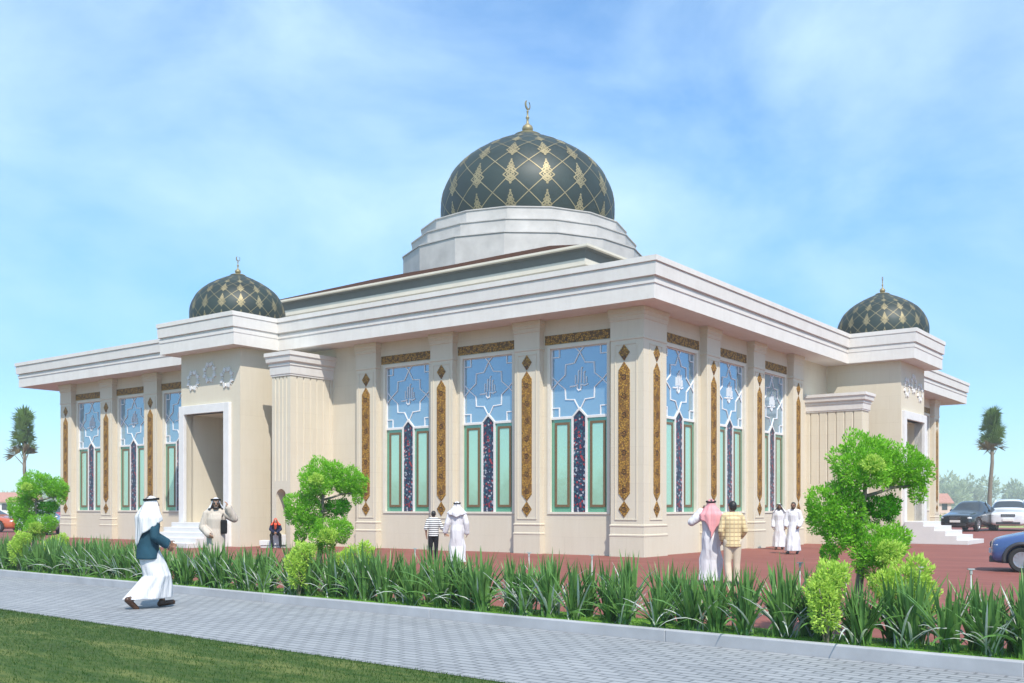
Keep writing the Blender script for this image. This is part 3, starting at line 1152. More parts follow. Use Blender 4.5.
# ------------------------------------------------------------------ hedge plants
def iris_mesh(seed, pale):
    rnd = random.Random(seed)
    mb = MB()
    for i in range(48):
        a = rnd.uniform(0, 2 * PI)
        lean = abs(rnd.gauss(.0, .31)) + .04
        h = rnd.uniform(.54, .93)
        w = rnd.uniform(.036, .062)
        m = 0
        if i < pale:
            m = 1; lean = rnd.uniform(.5, 1.0); w *= .55
        base = Vector((rnd.gauss(0, .04), rnd.gauss(0, .04), 0))
        d = Vector((math.cos(a), math.sin(a), 0)); s = Vector((-d.y, d.x, 0))
        curve = rnd.uniform(.3, 1.2) * lean + (rnd.random() < .10) * .5
        pts = []
        pos = base.copy()
        ang = lean * .45
        N = 6
        for k in range(N + 1):
            u = k / N
            ww = w * (.75 + .55 * u) if u < .45 else w * (1.0) * max(0.02, (1 - ((u - .45) / .55) ** 1.8))
            pts.append((pos.copy(), ww, ang))
            ang += curve * 1.6 / N
            pos = pos + (d * math.sin(ang) + Vector((0, 0, math.cos(ang)))) * (h / N)
        for (p, w0, a0), (q, w1, a1) in zip(pts, pts[1:]):
            n0 = (d * math.cos(a0) - Vector((0, 0, math.sin(a0)))) * w0 * .35
            n1 = (d * math.cos(a1) - Vector((0, 0, math.sin(a1)))) * w1 * .35
            b = len(mb.v)
            mb.v += [tuple(p - s * w0 / 2 + n0), tuple(p), tuple(p + s * w0 / 2 + n0), tuple(q - s * w1 / 2 + n1), tuple(q), tuple(q + s * w1 / 2 + n1)]
            mb.f += [(b, b + 1, b + 4, b + 3), (b + 1, b + 2, b + 5, b + 4)]
            mb.m += [m, m]
    me = mb.mesh('hedge_plant', [M['blade'], M['blade_pale']], True, False)
    bm = bmesh.new(); bm.from_mesh(me); bmesh.ops.remove_doubles(bm, verts=bm.verts, dist=1e-5); bm.to_mesh(me); bm.free()
    return me


IRIS = [iris_mesh(s, p) for s, p in ((1, 4), (2, 8), (3, 3), (4, 15), (5, 2), (6, 5))]
rnd = random.Random(11)
p = -1.6
i = 0
while p < 27.5:
    for q in (.55, .95):
        vi = rnd.choice((0, 1, 2, 3, 4, 5))
        o = mobj('hedge_plant', IRIS[vi], None, street(p + rnd.uniform(-.12, .12) + (.24 if q > .6 else 0), q + rnd.uniform(-.1, .1), .095), rnd.uniform(0, 6.28))
        s = rnd.uniform(.86, 1.08)
        o.scale = (s, s, s * rnd.uniform(.92, 1.08))
        tag(o, 'clump of tall sword-shaped green leaves in the long row behind the kerb', 'plant', 'sword-leaved plants in the hedge row')
    p += .43
    i += 1

# ------------------------------------------------------------------ cloud-pruned trees
def leaf_clump(mb, c, r, n, rnd, m=0, size=.046):
    c = Vector(c)
    for i in range(n):
        while True:
            v = Vector((rnd.uniform(-1, 1), rnd.uniform(-1, 1), rnd.uniform(-1, 1)))
            if .05 < v.length < 1: break
        v = v.normalized() * (v.length ** .45)
        bump = 1 + .16 * math.sin(5 * v.x + 3 * v.z + c.x * 9) + .12 * math.sin(7 * v.z + 4 * v.y)
        p = c + Vector((v.x * r[0], v.y * r[1], v.z * r[2])) * bump
        up = (v + Vector((rnd.gauss(0, .5), rnd.gauss(0, .5), rnd.gauss(.5, .4)))).normalized()
        side = up.cross(Vector((rnd.gauss(0, 1), rnd.gauss(0, 1), rnd.gauss(0, 1)))).normalized()
        nrm = up.cross(side)
        L = size * rnd.uniform(.6, 1.25); w = L * .42
        mb.face([p, p + up * L * .5 + side * w * .5 + nrm * L * .08, p + up * L, p + up * L * .5 - side * w * .5 + nrm * L * .08], m)


def pruned_tree_parts():
    rnd = random.Random(21)
    k = .00353
    def at(zx, zy): return ((zx - 240) * k, 1.65 + (506.5 - (420 + zy * .293)) * .01204)
    crown = MB()
    clumps = [  # zoom x, zoom y, rx, rz, depth offset, material
        (245, 140, 100, 92, 0, 0), (215, 175, 70, 70, -.1, 0), (300, 130, 60, 70, .05, 0), (345, 175, 45, 70, .1, 0), (245, 200, 75, 48, -.16, 0),
        (395, 160, 62, 68, .05, 0), (440, 180, 46, 56, 0, 0), (437, 250, 24, 46, 0, 0), (380, 205, 60, 38, .08, 0),
        (130, 305, 82, 82, -.02, 0), (110, 350, 52, 55, 0, 0), (190, 320, 62, 85, -.05, 0), (155, 400, 46, 60, -.05, 0), (190, 260, 60, 40, .1, 0), (200, 395, 40, 50, 0, 0), (135, 470, 26, 42, 0, 0),
        (320, 305, 66, 40, .12, 1), (355, 315, 32, 42, .1, 1), (280, 330, 50, 40, .15, 1),
        (300, 425, 100, 66, -.05, 0), (350, 430, 52, 66, 0, 0), (255, 455, 60, 60, -.12, 0), (275, 505, 52, 50, -.05, 0),
        (245, 165, 34, 26, -.30, 3), (300, 455, 45, 40, -.28, 3)]
    for zx, zy, rx, rz, dy, m in clumps:
        x, z = at(zx, zy)
        n = int(1900 * (rx * rz / 6400.0) ** .8) + 200
        leaf_clump(crown, (x, dy * 1.3, z), (rx * k * .92, rx * k * .8 + .04, rz * k * .92), n, rnd, m)
    # sprigs on the outline
    for i in range(60):
        zx, zy, rx, rz, dy, m = rnd.choice(clumps[:22])
        a = rnd.uniform(0, 2 * PI)
        x, z = at(zx + rx * math.cos(a) * .98, zy - rz * abs(math.sin(a)) * .98)
        leaf_clump(crown, (x, dy, z), (.03, .03, .05), 14, rnd, m, .05)
    cm = crown.mesh('crown', [M['leaf'], M['leaf_dark'], M['leaf_pale'], M['lime']], False, False)
    tr = MB()
    def path(pts, radii):
        tr.tube([(at(a, b)[0], d, at(a, b)[1]) for a, b, d in pts], radii, 8)
    zb = 540 + 200
    tr.tube([(.02, 0, 0), (.0, .01, .25), (-.02, 0, .55), (0, 0, .75)] + [(at(245, 480)[0], 0, at(245, 480)[1]), (at(240, 400)[0], .02, at(240, 400)[1]), (at(252, 300)[0], 0, at(252, 300)[1]), (at(258, 235)[0], 0, at(258, 235)[1]), (at(250, 160)[0], 0, at(250, 160)[1])],
            [.085, .06, .05, .048, .045, .038, .03, .024, .01], 8)
    path([(256, 270, 0), (300, 258, .02), (350, 240, .03), (410, 235, .03), (440, 215, .02)], [.022, .02, .018, .014, .008])
    path([(243, 420, 0), (200, 380, -.02), (160, 340, -.02)], [.028, .02, .01])
    path([(250, 330, 0), (290, 320, .08), (330, 310, .1)], [.022, .016, .008])
    path([(245, 480, 0), (290, 450, -.03), (330, 430, -.02)], [.028, .02, .01])
    tm = tr.mesh('trunk', M['bark'], True)
    return cm, tm


CROWN, TRUNK = pruned_tree_parts()


def pruned_tree(loc, label, s=1.0, rz=0):
    t = empty('cloud_pruned_tree', loc, rz)
    t.scale = (s, s, s)
    tag(t, label, 'tree', 'cloud-pruned trees behind the hedge row')
    mobj('crown', CROWN, t); mobj('trunk', TRUNK, t)
    return t


Q_T = 1.55
pruned_tree(street_at(860, Q_T, 0), 'largest cloud-pruned bright green tree, in front of the right entrance steps', 1.02)
pruned_tree(street_at(320, Q_T, 0), 'cloud-pruned bright green tree in front of the fluted pier and seated child', 1.02)
pruned_tree(street_at(34, Q_T, 0), 'farthest cloud-pruned bright green tree beside the left end of the mosque', 1.02)


def lime_mesh(seed, blobs):
    rnd = random.Random(seed)
    mb = MB()
    for (x, y, z, r, rz) in blobs:
        leaf_clump(mb, (x, y, z), (r, r * .85, rz), int(1500 * r * rz / .06) + 150, rnd, 0, .055)
    mb2 = MB()
    for i in range(5):
        mb2.tube([(rnd.gauss(0, .03), rnd.gauss(0, .03), 0), (rnd.gauss(0, .06), rnd.gauss(0, .06), .3), (rnd.gauss(0, .12), rnd.gauss(0, .1), .65)], [.012, .009, .004], 5)
    return mb.mesh('foliage', M['lime'], False, False), mb2.mesh('stem', M['bark'], True)


LIME = [lime_mesh(31, [(0, 0, .42, .15, .26), (.05, .05, .72, .17, .20), (-.05, 0, .60, .15, .18), (.16, .05, .80, .12, .12)]),
        lime_mesh(32, [(0, 0, .60, .26, .22), (.16, .03, .72, .13, .22), (-.2, .02, .62, .16, .16), (.22, 0, .50, .14, .18)])]
for px, q, kind, s, label in (
        (826, .28, 0, 1.0, 'upright lime green shrub left of the largest cloud-pruned tree'),
        (905, 1.25, 1, 1.05, 'wide lime green shrub right of the largest cloud-pruned tree'),
        (298, .35, 0, 1.0, 'upright lime green shrub under the middle cloud-pruned tree, on its left'),
        (356, 1.3, 1, 1.0, 'wide lime green shrub under the middle cloud-pruned tree, on its right'),
        (18, .4, 0, 1.0, 'upright lime green shrub left of the leftmost cloud-pruned tree'),
        (56, 1.3, 1, .95, 'wide lime green shrub right of the leftmost cloud-pruned tree')):
    t = empty('lime_shrub', street_at(px, q, .09), 0)
    t.scale = (s, s, s)
    tag(t, label, 'shrub', 'lime shrubs at the feet of the pruned trees')
    mobj('foliage', LIME[kind][0], t); mobj('stem', LIME[kind][1], t)

# garden stakes with a T-shaped lamp head
mb = MB()
mb.tube([(0, 0, 0), (0, 0, .86)], .008, 8)
POST = mb.mesh('post', M['metal'], True)
mb = MB(); mb.box(-.036, -.02, .86, .036, .02, .874); mb.box(-.012, -.012, .81, .012, .012, .8599)
HEAD = mb.mesh('lamp_head', M['metal'])
for px, lb in ((415, 'thin garden lamp stake left of the striped-shirt boy'), (529, 'thin garden lamp stake right of the father in white, before a gold pilaster'), (592, 'thin garden lamp stake in front of the corner window'),
               (800, 'thin garden lamp stake in the hedge below the two men in white'), (846, 'thin garden lamp stake left of the large pruned trunk'), (920, 'thin garden lamp stake in the wide lime shrub beside the largest tree'), (971, 'thin garden lamp stake in front of the blue car bonnet')):
    t = empty('garden_lamp', street_at(px, 1.32, .08))
    tag(t, lb, 'garden lamp', 'garden lamp stakes along the hedge')
    mobj('post', POST, t); mobj('lamp_head', HEAD, t)


# ------------------------------------------------------------------ palms
def palm(loc, h_trunk, h_crown, rad, label, seed, lean):
    rnd = random.Random(seed)
    t = empty('palm_tree', loc)
    tag(t, label, 'palm tree', 'fan palms beside the mosque')
    mb = MB()
    N = 14
    mb.tube([(lean * (k / N) ** 2, 0, h_trunk * k / N) for k in range(N + 1)] + [(lean, 0, h_trunk + h_crown * .45)], [(.19 - .06 * k / N) * (1 + .04 * (k % 2)) for k in range(N + 1)] + [.10], 10)
    mb.build('trunk', M['bark'], t, smooth=True)
    cr = MB()
    z0 = h_trunk
    def fan(o, d, L, size, m):
        d = d.normalized()
        s = d.cross(Vector((0, 0, 1)))
        if s.length < .05: s = Vector((1, 0, 0))
        s.normalize()
        u = s.cross(d)
        tip = o + d * L
        cr.tube([o, tip], [.035, .02], 4, m)
        nb = 13
        tilt = rnd.uniform(-1.5, 1.5)
        for b in range(nb):
            a = R(-85 + 170 * b / (nb - 1))
            bd = (d * math.cos(a) + (s * math.cos(tilt) + u * math.sin(tilt)) * math.sin(a)).normalized()
            ln = size * (1 - .22 * abs(b - 6) / 6) * rnd.uniform(.85, 1.1)
            w = size * .085
            pd = bd.cross(u + s * .2).normalized()
            mid = tip + bd * ln * .5 + u * .03
            end = tip + bd * ln - Vector((0, 0, ln * rnd.uniform(.0, .15)))
            cr.face([tip, mid + pd * w, end, mid - pd * w], m)
    n = 34
    for i in range(n):
        f = i / (n - 1)
        az = i * 2.399
        zf = .92 - .64 * f                                # where on the crown's height the fan ends
        rr = rad * (1 - abs((zf - .52) / .56) ** 2.4) * rnd.uniform(.55, 1.1)
        tipv = Vector((lean + rr * .72 * math.cos(az), rr * .72 * math.sin(az), z0 + h_crown * zf))
        o = Vector((lean, 0, z0 + h_crown * max(.03, min(.50, zf - .22))))
        L_ = (tipv - o).length * .8
        d = tipv - o + Vector((0, 0, (zf - .36) * h_crown * .7))
        fan(o, d, L_, h_crown * .20 * rnd.uniform(.85, 1.15), 1 if zf < .36 else 0)
    cr.build('crown', [M['palm_leaf'], M['palm_dry']], t, fix=False)


def at_depth(px, Z): return Vector(((px - X0) / F_PX * Z, Z, 0))


Z = 78
palm(at_depth(989, Z), 1.65 + (Y0 - 463) * Z / F_PX, 58 * Z / F_PX, 14.5 * Z / F_PX, 'fan palm with bare slim trunk between the parked black and white cars', 3, .25)
Z = 78
palm(at_depth(27, Z), 1.65 + (Y0 - 470) * Z / F_PX, 66 * Z / F_PX, 15 * Z / F_PX, 'fan palm rising above the pruned tree left of the mosque', 4, -.2)

# ------------------------------------------------------------------ far trees, houses
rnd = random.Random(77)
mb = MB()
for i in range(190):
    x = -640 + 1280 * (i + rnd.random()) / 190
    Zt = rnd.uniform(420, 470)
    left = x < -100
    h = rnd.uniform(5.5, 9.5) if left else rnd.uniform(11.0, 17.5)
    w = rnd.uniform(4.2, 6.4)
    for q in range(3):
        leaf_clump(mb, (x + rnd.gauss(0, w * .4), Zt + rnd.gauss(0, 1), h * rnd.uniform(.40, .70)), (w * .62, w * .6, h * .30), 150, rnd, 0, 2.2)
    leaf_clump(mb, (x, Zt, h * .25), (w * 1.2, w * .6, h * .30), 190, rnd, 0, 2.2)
for i in range(46):  # unseen nearer rows, added so the window panes reflect trees
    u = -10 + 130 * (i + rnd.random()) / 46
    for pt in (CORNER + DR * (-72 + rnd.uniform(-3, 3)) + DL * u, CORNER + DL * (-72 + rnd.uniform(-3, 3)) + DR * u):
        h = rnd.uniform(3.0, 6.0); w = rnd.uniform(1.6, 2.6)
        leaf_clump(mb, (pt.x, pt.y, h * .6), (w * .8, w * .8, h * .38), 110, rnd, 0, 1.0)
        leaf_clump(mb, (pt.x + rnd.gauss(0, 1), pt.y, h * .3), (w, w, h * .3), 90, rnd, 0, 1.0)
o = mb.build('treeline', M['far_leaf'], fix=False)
tag(o, 'pale hazy rows of far trees beyond the meadow, with unseen rows added for glass reflections', 'trees', kind='stuff')


def house(px, Z, w, d, h, wallm, roofm, label, rz=0):
    t = empty('farmhouse', at_depth(px, Z), rz)
    tag(t, label, 'house', 'houses beyond the meadow')
    mb = MB(); mb.box(-w / 2, 0, 0, w / 2, d, h); mb.face([(-w / 2, 0, h), (-w / 2, d, h), (-w / 2, d / 2, h + d * .3)]); mb.face([(w / 2, 0, h), (w / 2, d, h), (w / 2, d / 2, h + d * .3)])
    mb.build('wall', wallm, t)
    mb = MB()
    for s in (0, 1):
        y0 = -.4 if s == 0 else d + .4
        mb.rings([[(-w / 2 - .4, y0, h - .2), (-w / 2 - .4, d / 2, h + d * .3 + .03), (-w / 2 - .4, d / 2, h + d * .3 + .25), (-w / 2 - .4, y0, h)], [(w / 2 + .4, y0, h - .2), (w / 2 + .4, d / 2, h + d * .3 + .03), (w / 2 + .4, d / 2, h + d * .3 + .25), (w / 2 + .4, y0, h)]])
    mb.build('roof', roofm, t)
    for x in (-w * .3, w * .25):
        mb = MB(); mb.box(x - .5, -.05, 1, x + .5, .02, 2.2); mb.build('window', M['car_glass'], t)


M['house_pink'] = mottled('pink_render', (.62, .44, .38), .06, 1)
M['house_white'] = mottled('pale_render', (.70, .66, .64), .06, 1)
M['tile_roof'] = mottled('tiled_roof', (.40, .20, .15), .15, 3)
house(938, 190, 5, 5, 2.4, M['house_pink'], M['tile_roof'], 'small pink house beyond the meadow at the right end of the mosque')
house(17, 190, 7, 5, 2.6, M['house_white'], M['tile_roof'], 'small pale house beyond the meadow behind the left palm', .3)
# low clipped hedge at the edge of the car park
mb = MB()
rh = random.Random(4)
for i in range(60):
    leaf_clump(mb, (i * .5, rh.gauss(0, .1), .55), (.42, .38, .55), 110, rh, 0, .13)
o = mb.build('clipped_hedge', M['leaf_dark'], None, at_depth(928, 84), fix=False)
tag(o, 'low dark clipped hedge behind the parked black and white cars', 'hedge')


# ------------------------------------------------------------------ cars
def car(name, paint, loc, heading, label, stations, wheel_x, wr, W, grille=True, cladding=False, scale=1.0, group=None):
    """stations: x from the front, zb, belt, half width at belt, top, half width at top ; glass flags by index"""
    root = empty(name, loc, heading)
    root.scale = (scale,) * 3
    tag(root, label, 'car', group)
    mb = MB()
    H = W / 2
    rings = []
    for (x, zb, belt, wb, top, wt) in stations:
        hw = wb
        half = [(0, zb), (hw * .80, zb), (hw * .985, zb + .10), (hw, (zb + belt) * .5), (hw * .985, belt - .05), (hw * .95, belt), (wt, top - .015), (wt * .6, top + .018), (0, top + .025)]
        ring = [(x, y, z) for y, z in half] + [(x, -y, z) for y, z in reversed(half[1:-1])]
        rings.append(ring)
    n = len(rings[0])
    base = 0
    for r in rings: mb.v += r
    cab = [i for i, s in enumerate(stations) if s[4] - s[2] > .25]
    c0, c1 = cab[0], cab[-1]
    for i in range(len(rings) - 1):
        for j in range(n):
            k = (j + 1) % n
            mb.f.append((i * n + j, i * n + k, (i + 1) * n + k, (i + 1) * n + j))
            side = j in (5, 10); topq = j in (6, 7, 8, 9)
            m = 0
            if side and c0 <= i < c1: m = 1
            if (topq or side) and i in (c0 - 1, c1): m = 1
            mb.m.append(m)
    mb.f.append(tuple(reversed(range(n)))); mb.m.append(0)
    mb.f.append(tuple((len(rings) - 1) * n + j for j in range(n))); mb.m.append(0)
    o = mb.build('tmpcar', [paint, M['car_glass']])
    s = o.modifiers.new('s', 'SUBSURF'); s.levels = 2; s.render_levels = 2
    cut = MB()
    for wx in wheel_x:
        for sg in (-1, 1):
            y0, y1 = sorted((sg * (H - .26), sg * (H + .2)))
            cut.rings([[(wx + (wr + .055) * math.cos(2 * PI * q / 28), y, wr + (wr + .055) * math.sin(2 * PI * q / 28)) for q in range(28)] for y in (y0, y1)])
    cu = cut.build('tmpcut', [M['dark_plastic']])
    b = o.modifiers.new('b', 'BOOLEAN'); b.operation = 'DIFFERENCE'; b.object = cu; b.solver = 'EXACT'
    me = evaluated(o)
    bpy.data.objects.remove(o); bpy.data.objects.remove(cu)
    bm = bmesh.new(); bm.from_mesh(me)
    g = bm.copy()
    bmesh.ops.delete(bm, geom=[f for f in bm.faces if f.material_index == 1], context='FACES')
    bmesh.ops.delete(g, geom=[f for f in g.faces if f.material_index != 1], context='FACES')
    m2 = bpy.data.meshes.new('window')
    bm.to_mesh(me); g.to_mesh(m2); bm.free(); g.free()
    me.name = 'body'
    me.materials.clear(); me.materials.append(paint)
    m2.materials.append(M['car_glass'])
    for q in (me, m2):
        q.polygons.foreach_set('material_index', [0] * len(q.polygons))
        q.polygons.foreach_set('use_smooth', [True] * len(q.polygons))
    body = mobj('body', me, root)
    mobj('window', m2, root)
    # pillars between the panes
    xs = [stations[i] for i in cab]
    midx = (stations[c0][0] * .45 + stations[c1][0] * .55)
    def interp(x, idx):
        for a, b in zip(stations, stations[1:]):
            if a[0] <= x <= b[0]:
                f = (x - a[0]) / (b[0] - a[0]); return a[idx] + f * (b[idx] - a[idx])
        return stations[-1][idx]
    mb = MB()
    for sg in (-1, 1):
        yb, yt = sg * interp(midx, 3) * .945, sg * interp(midx, 5)
        zb, zt = interp(midx, 2), interp(midx, 4) - .03
        mb.tube([(midx, yb, zb - .02), (midx + .03, (yb + yt) / 2 + sg * .012, (zb + zt) / 2), (midx + .06, yt * .99, zt)], .03, 6)
    mb.build('pillar', paint, root, smooth=True)
    # wheels
    for wx in wheel_x:
        for sg in (-1, 1):
            y = sg * (H - .115)
            w = MB()
            ring = [(wr * .64, -.10), (wr * .90, -.11), (wr, -.085), (wr, .085), (wr * .90, .11), (wr * .64, .10)]
            rr = [[(r * math.cos(2 * PI * q / 32), yy, r * math.sin(2 * PI * q / 32)) for q in range(32)] for r, yy in ring]
            w.rings(rr + [rr[0]], 0, False)
            wh = w.build('wheel', M['tyre'], root, (wx, y, wr), smooth=True, angle=40)
            rm = MB()
            yo = sg * .075
            rm.rings([[(r * math.cos(2 * PI * q / 28), yy, r * math.sin(2 * PI * q / 28)) for q in range(28)] for r, yy in ((wr * .66, sg * .10), (wr * .60, sg * .10), (wr * .56, sg * .02), (.01, sg * .015))], 0, False)
            for q in range(10):
                a = 2 * PI * q / 10
                t1, t2 = Vector((math.cos(a), 0, math.sin(a))), Vector((-math.sin(a), 0, math.cos(a)))
                p0, p1 = t1 * (wr * .12), t1 * (wr * .62)
                wd = wr * .05
                rm.rings([[tuple(p0 + t2 * wd + Vector((0, yo, 0))), tuple(p1 + t2 * wd * 1.3 + Vector((0, yo, 0))), tuple(p1 - t2 * wd * 1.3 + Vector((0, yo, 0))), tuple(p0 - t2 * wd + Vector((0, yo, 0)))],
                          [tuple(p0 + t2 * wd + Vector((0, yo * .5, 0))), tuple(p1 + t2 * wd * 1.3 + Vector((0, yo * .5, 0))), tuple(p1 - t2 * wd * 1.3 + Vector((0, yo * .5, 0))), tuple(p0 - t2 * wd + Vector((0, yo * .5, 0)))]])
            rm.rings([[(wr * .15 * math.cos(2 * PI * q / 16), yy, wr * .15 * math.sin(2 * PI * q / 16)) for q in range(16)] for yy in (yo * .4, yo * 1.1)])
            rm.build('rim', M['alloy'], wh)
            if cladding:
                ar = MB()
                pts = [(wx + (wr + .09) * math.cos(t), sg * (H - .012), wr + (wr + .09) * math.sin(t)) for t in [R(-12) + R(204) * q / 20 for q in range(21)]]
                ar.tube(pts, .05, 6)
                ar.build('wheel_arch', M['dark_plastic'], root, smooth=True)
    # lamps, grille, plate, mirrors, bumpers
    f0, f1 = stations[0], stations[2]
    zl = f0[2] + .02
    for sg in (-1, 1):
        l = MB(); l.ball((f0[0] + .20, sg * (f0[3] * .86), zl - .02), (.17, .17, .085), 14, 8)
        l.build('headlight', M['lamp_glass'], root, smooth=True)
        l = MB(); l.ball((stations[-1][0] - .08, sg * stations[-1][3] * .88, stations[-1][2] - .08), (.10, .12, .09), 12, 8)
        l.build('tail_light', M['tail'], root, smooth=True)
        mi = MB(); mi.ball((stations[c0][0] + .12, sg * (interp(stations[c0][0], 3) + .09), stations[c0][2] + .07), (.07, .10, .065), 12, 8)
        mi.build('mirror', paint, root, smooth=True)
        fo = MB(); fo.ball((f0[0] + .10, sg * f0[3] * .78, f0[1] + .17), (.06, .08, .05), 10, 6)
        fo.build('fog_lamp', M['lamp_glass'], root, smooth=True)
    gr = MB()
    gx = f0[0] - .015
    gr.box(gx, -f0[3] * .42, zl - .09, gx + .08, f0[3] * .42, zl + .05)
    g1 = gr.build('grille', M['dark_plastic'], root, bevel=.015)
    ch = MB()
    for z in (-.055, -.02, .015):
        ch.box(gx - .008, -f0[3] * .38, zl + z, gx - .001, f0[3] * .38, zl + z + .012)
    ch.build('grille_bar', M['alloy'], g1)
    pl = MB(); pl.box(gx - .03, -.26, f0[1] + .20, gx + .05, .26, f0[1] + .31); pl.build('number_plate', M['plate'], root)
    bp = MB(); bp.box(gx + .02, -f0[3] * .72, f0[1] + .02, gx + .12, f0[3] * .72, f0[1] + .15); bp.build('air_intake', M['dark_plastic'], root, bevel=.02)
    if cladding:
        sl = MB()
        for sg in (-1, 1):
            y0, y1 = sorted((sg * (H - .06), sg * (H + .006)))
            sl.box(wheel_x[0] + wr + .08, y0, f0[1] - .0, wheel_x[1] - wr - .08, y1, f0[1] + .16)
        sl.box(gx - .012, -f0[3] * .93, f0[1] - .02, gx + .2, f0[3] * .93, f0[1] + .13)
        sl.build('sill', M['dark_plastic'], root, bevel=.02)
    return root


SEDAN = [(0, .24, .64, .74, .70, .60), (.12, .19, .70, .82, .78, .70), (.75, .18, .80, .89, .86, .74), (1.35, .18, .88, .91, .95, .74), (2.10, .18, .93, .91, 1.42, .60), (2.45, .18, .93, .91, 1.46, .61), (3.1, .18, .94, .91, 1.44, .60),
         (3.95, .18, .97, .90, 1.05, .72), (4.5, .20, .96, .86, 1.03, .70), (4.72, .26, .90, .80, .98, .66)]
SUV = [(0, .34, .84, .80, .92, .66), (.12, .28, .92, .88, 1.00, .76), (.8, .27, 1.02, .95, 1.08, .80), (1.35, .27, 1.10, .97, 1.17, .80), (2.05, .27, 1.16, .97, 1.66, .66), (2.5, .27, 1.16, .97, 1.71, .68), (3.5, .27, 1.18, .97, 1.68, .66),
       (4.35, .30, 1.20, .94, 1.30, .74), (4.75, .34, 1.15, .90, 1.24, .72), (4.86, .40, 1.05, .84, 1.15, .70)]
HATCH = [(0, .26, .68, .70, .74, .58), (.10, .20, .76, .78, .84, .68), (.62, .19, .88, .85, .96, .72), (1.05, .19, .95, .86, 1.03, .72), (1.62, .19, .97, .86, 1.40, .60), (2.0, .19, .97, .86, 1.43, .61), (3.0, .19, .99, .86, 1.40, .60),
         (3.62, .20, .99, .84, 1.08, .68), (3.78, .26, .92, .80, 1.0, .64)]


def car_at(px, py, sc=1): return ground_pt(px, py)


def heading_loc(front_mid, heading): return front_mid


PG = 'cars parked at the edge of the plaza'
# heading: local +x runs from the car's nose to its tail
blk = car('parked_car', M['car_black'], at_depth(955, 66), R(46), 'black saloon car parked facing the camera left of the palm trunk', SEDAN, (.92, 3.68), .33, 1.82, scale=1.24, group=PG)
car('parked_car', M['car_white'], at_depth(1008, 67), R(62), 'white off-road car parked facing the camera right of the palm trunk', SUV, (.95, 3.85), 
    .38, 1.94, scale=1.26, group=PG)
bl = ground_pt(1022, 572.5)
hd = R(-27)
car('parked_car', M['car_blue'], bl - Matrix.Rotation(hd, 3, 'Z') @ Vector((.72, -.745, 0)), hd, 'small blue car with grey wheel arches cut off by the right edge of the photo', HATCH, (.72, 3.12), .315, 1.72, cladding=True)
car('parked_car', M['car_orange'], at_depth(22, 65), R(168), 'orange car parked at the far left edge of the plaza', SEDAN, (.92, 3.68), .33, 1.82, scale=1.1, group=PG)
car('parked_car', M['car_white'], at_depth(30, 57), R(100), 'white car glimpsed through the leftmost pruned tree', HATCH, (.72, 3.12), .315, 1.72, group=PG)
car('parked_car', M['car_red'], at_depth(56, 68), R(92), 'red car half hidden behind the left end of the mosque', SUV, (.95, 3.85), .38, 1.94, group=PG)

blk.scale = (1.24, 1.24, 1.38)
# white bench by the pier
mb = MB()
bench_c = ground_pt(276, 548)
mb.box(-.15, -.25, .12, .60, .35, .52)
mb.box(-.70, -.22, .10, -.15, .32, .30)
mb.box(-.66, -.18, 0, .56, .28, .10)
bn = mb.build('bench', M['step'], None, bench_c + Vector((0, .35, 0)), 0.0, bevel=.012)
tag(bn, 'low white stepped stone bench by the arched niche', 'bench')


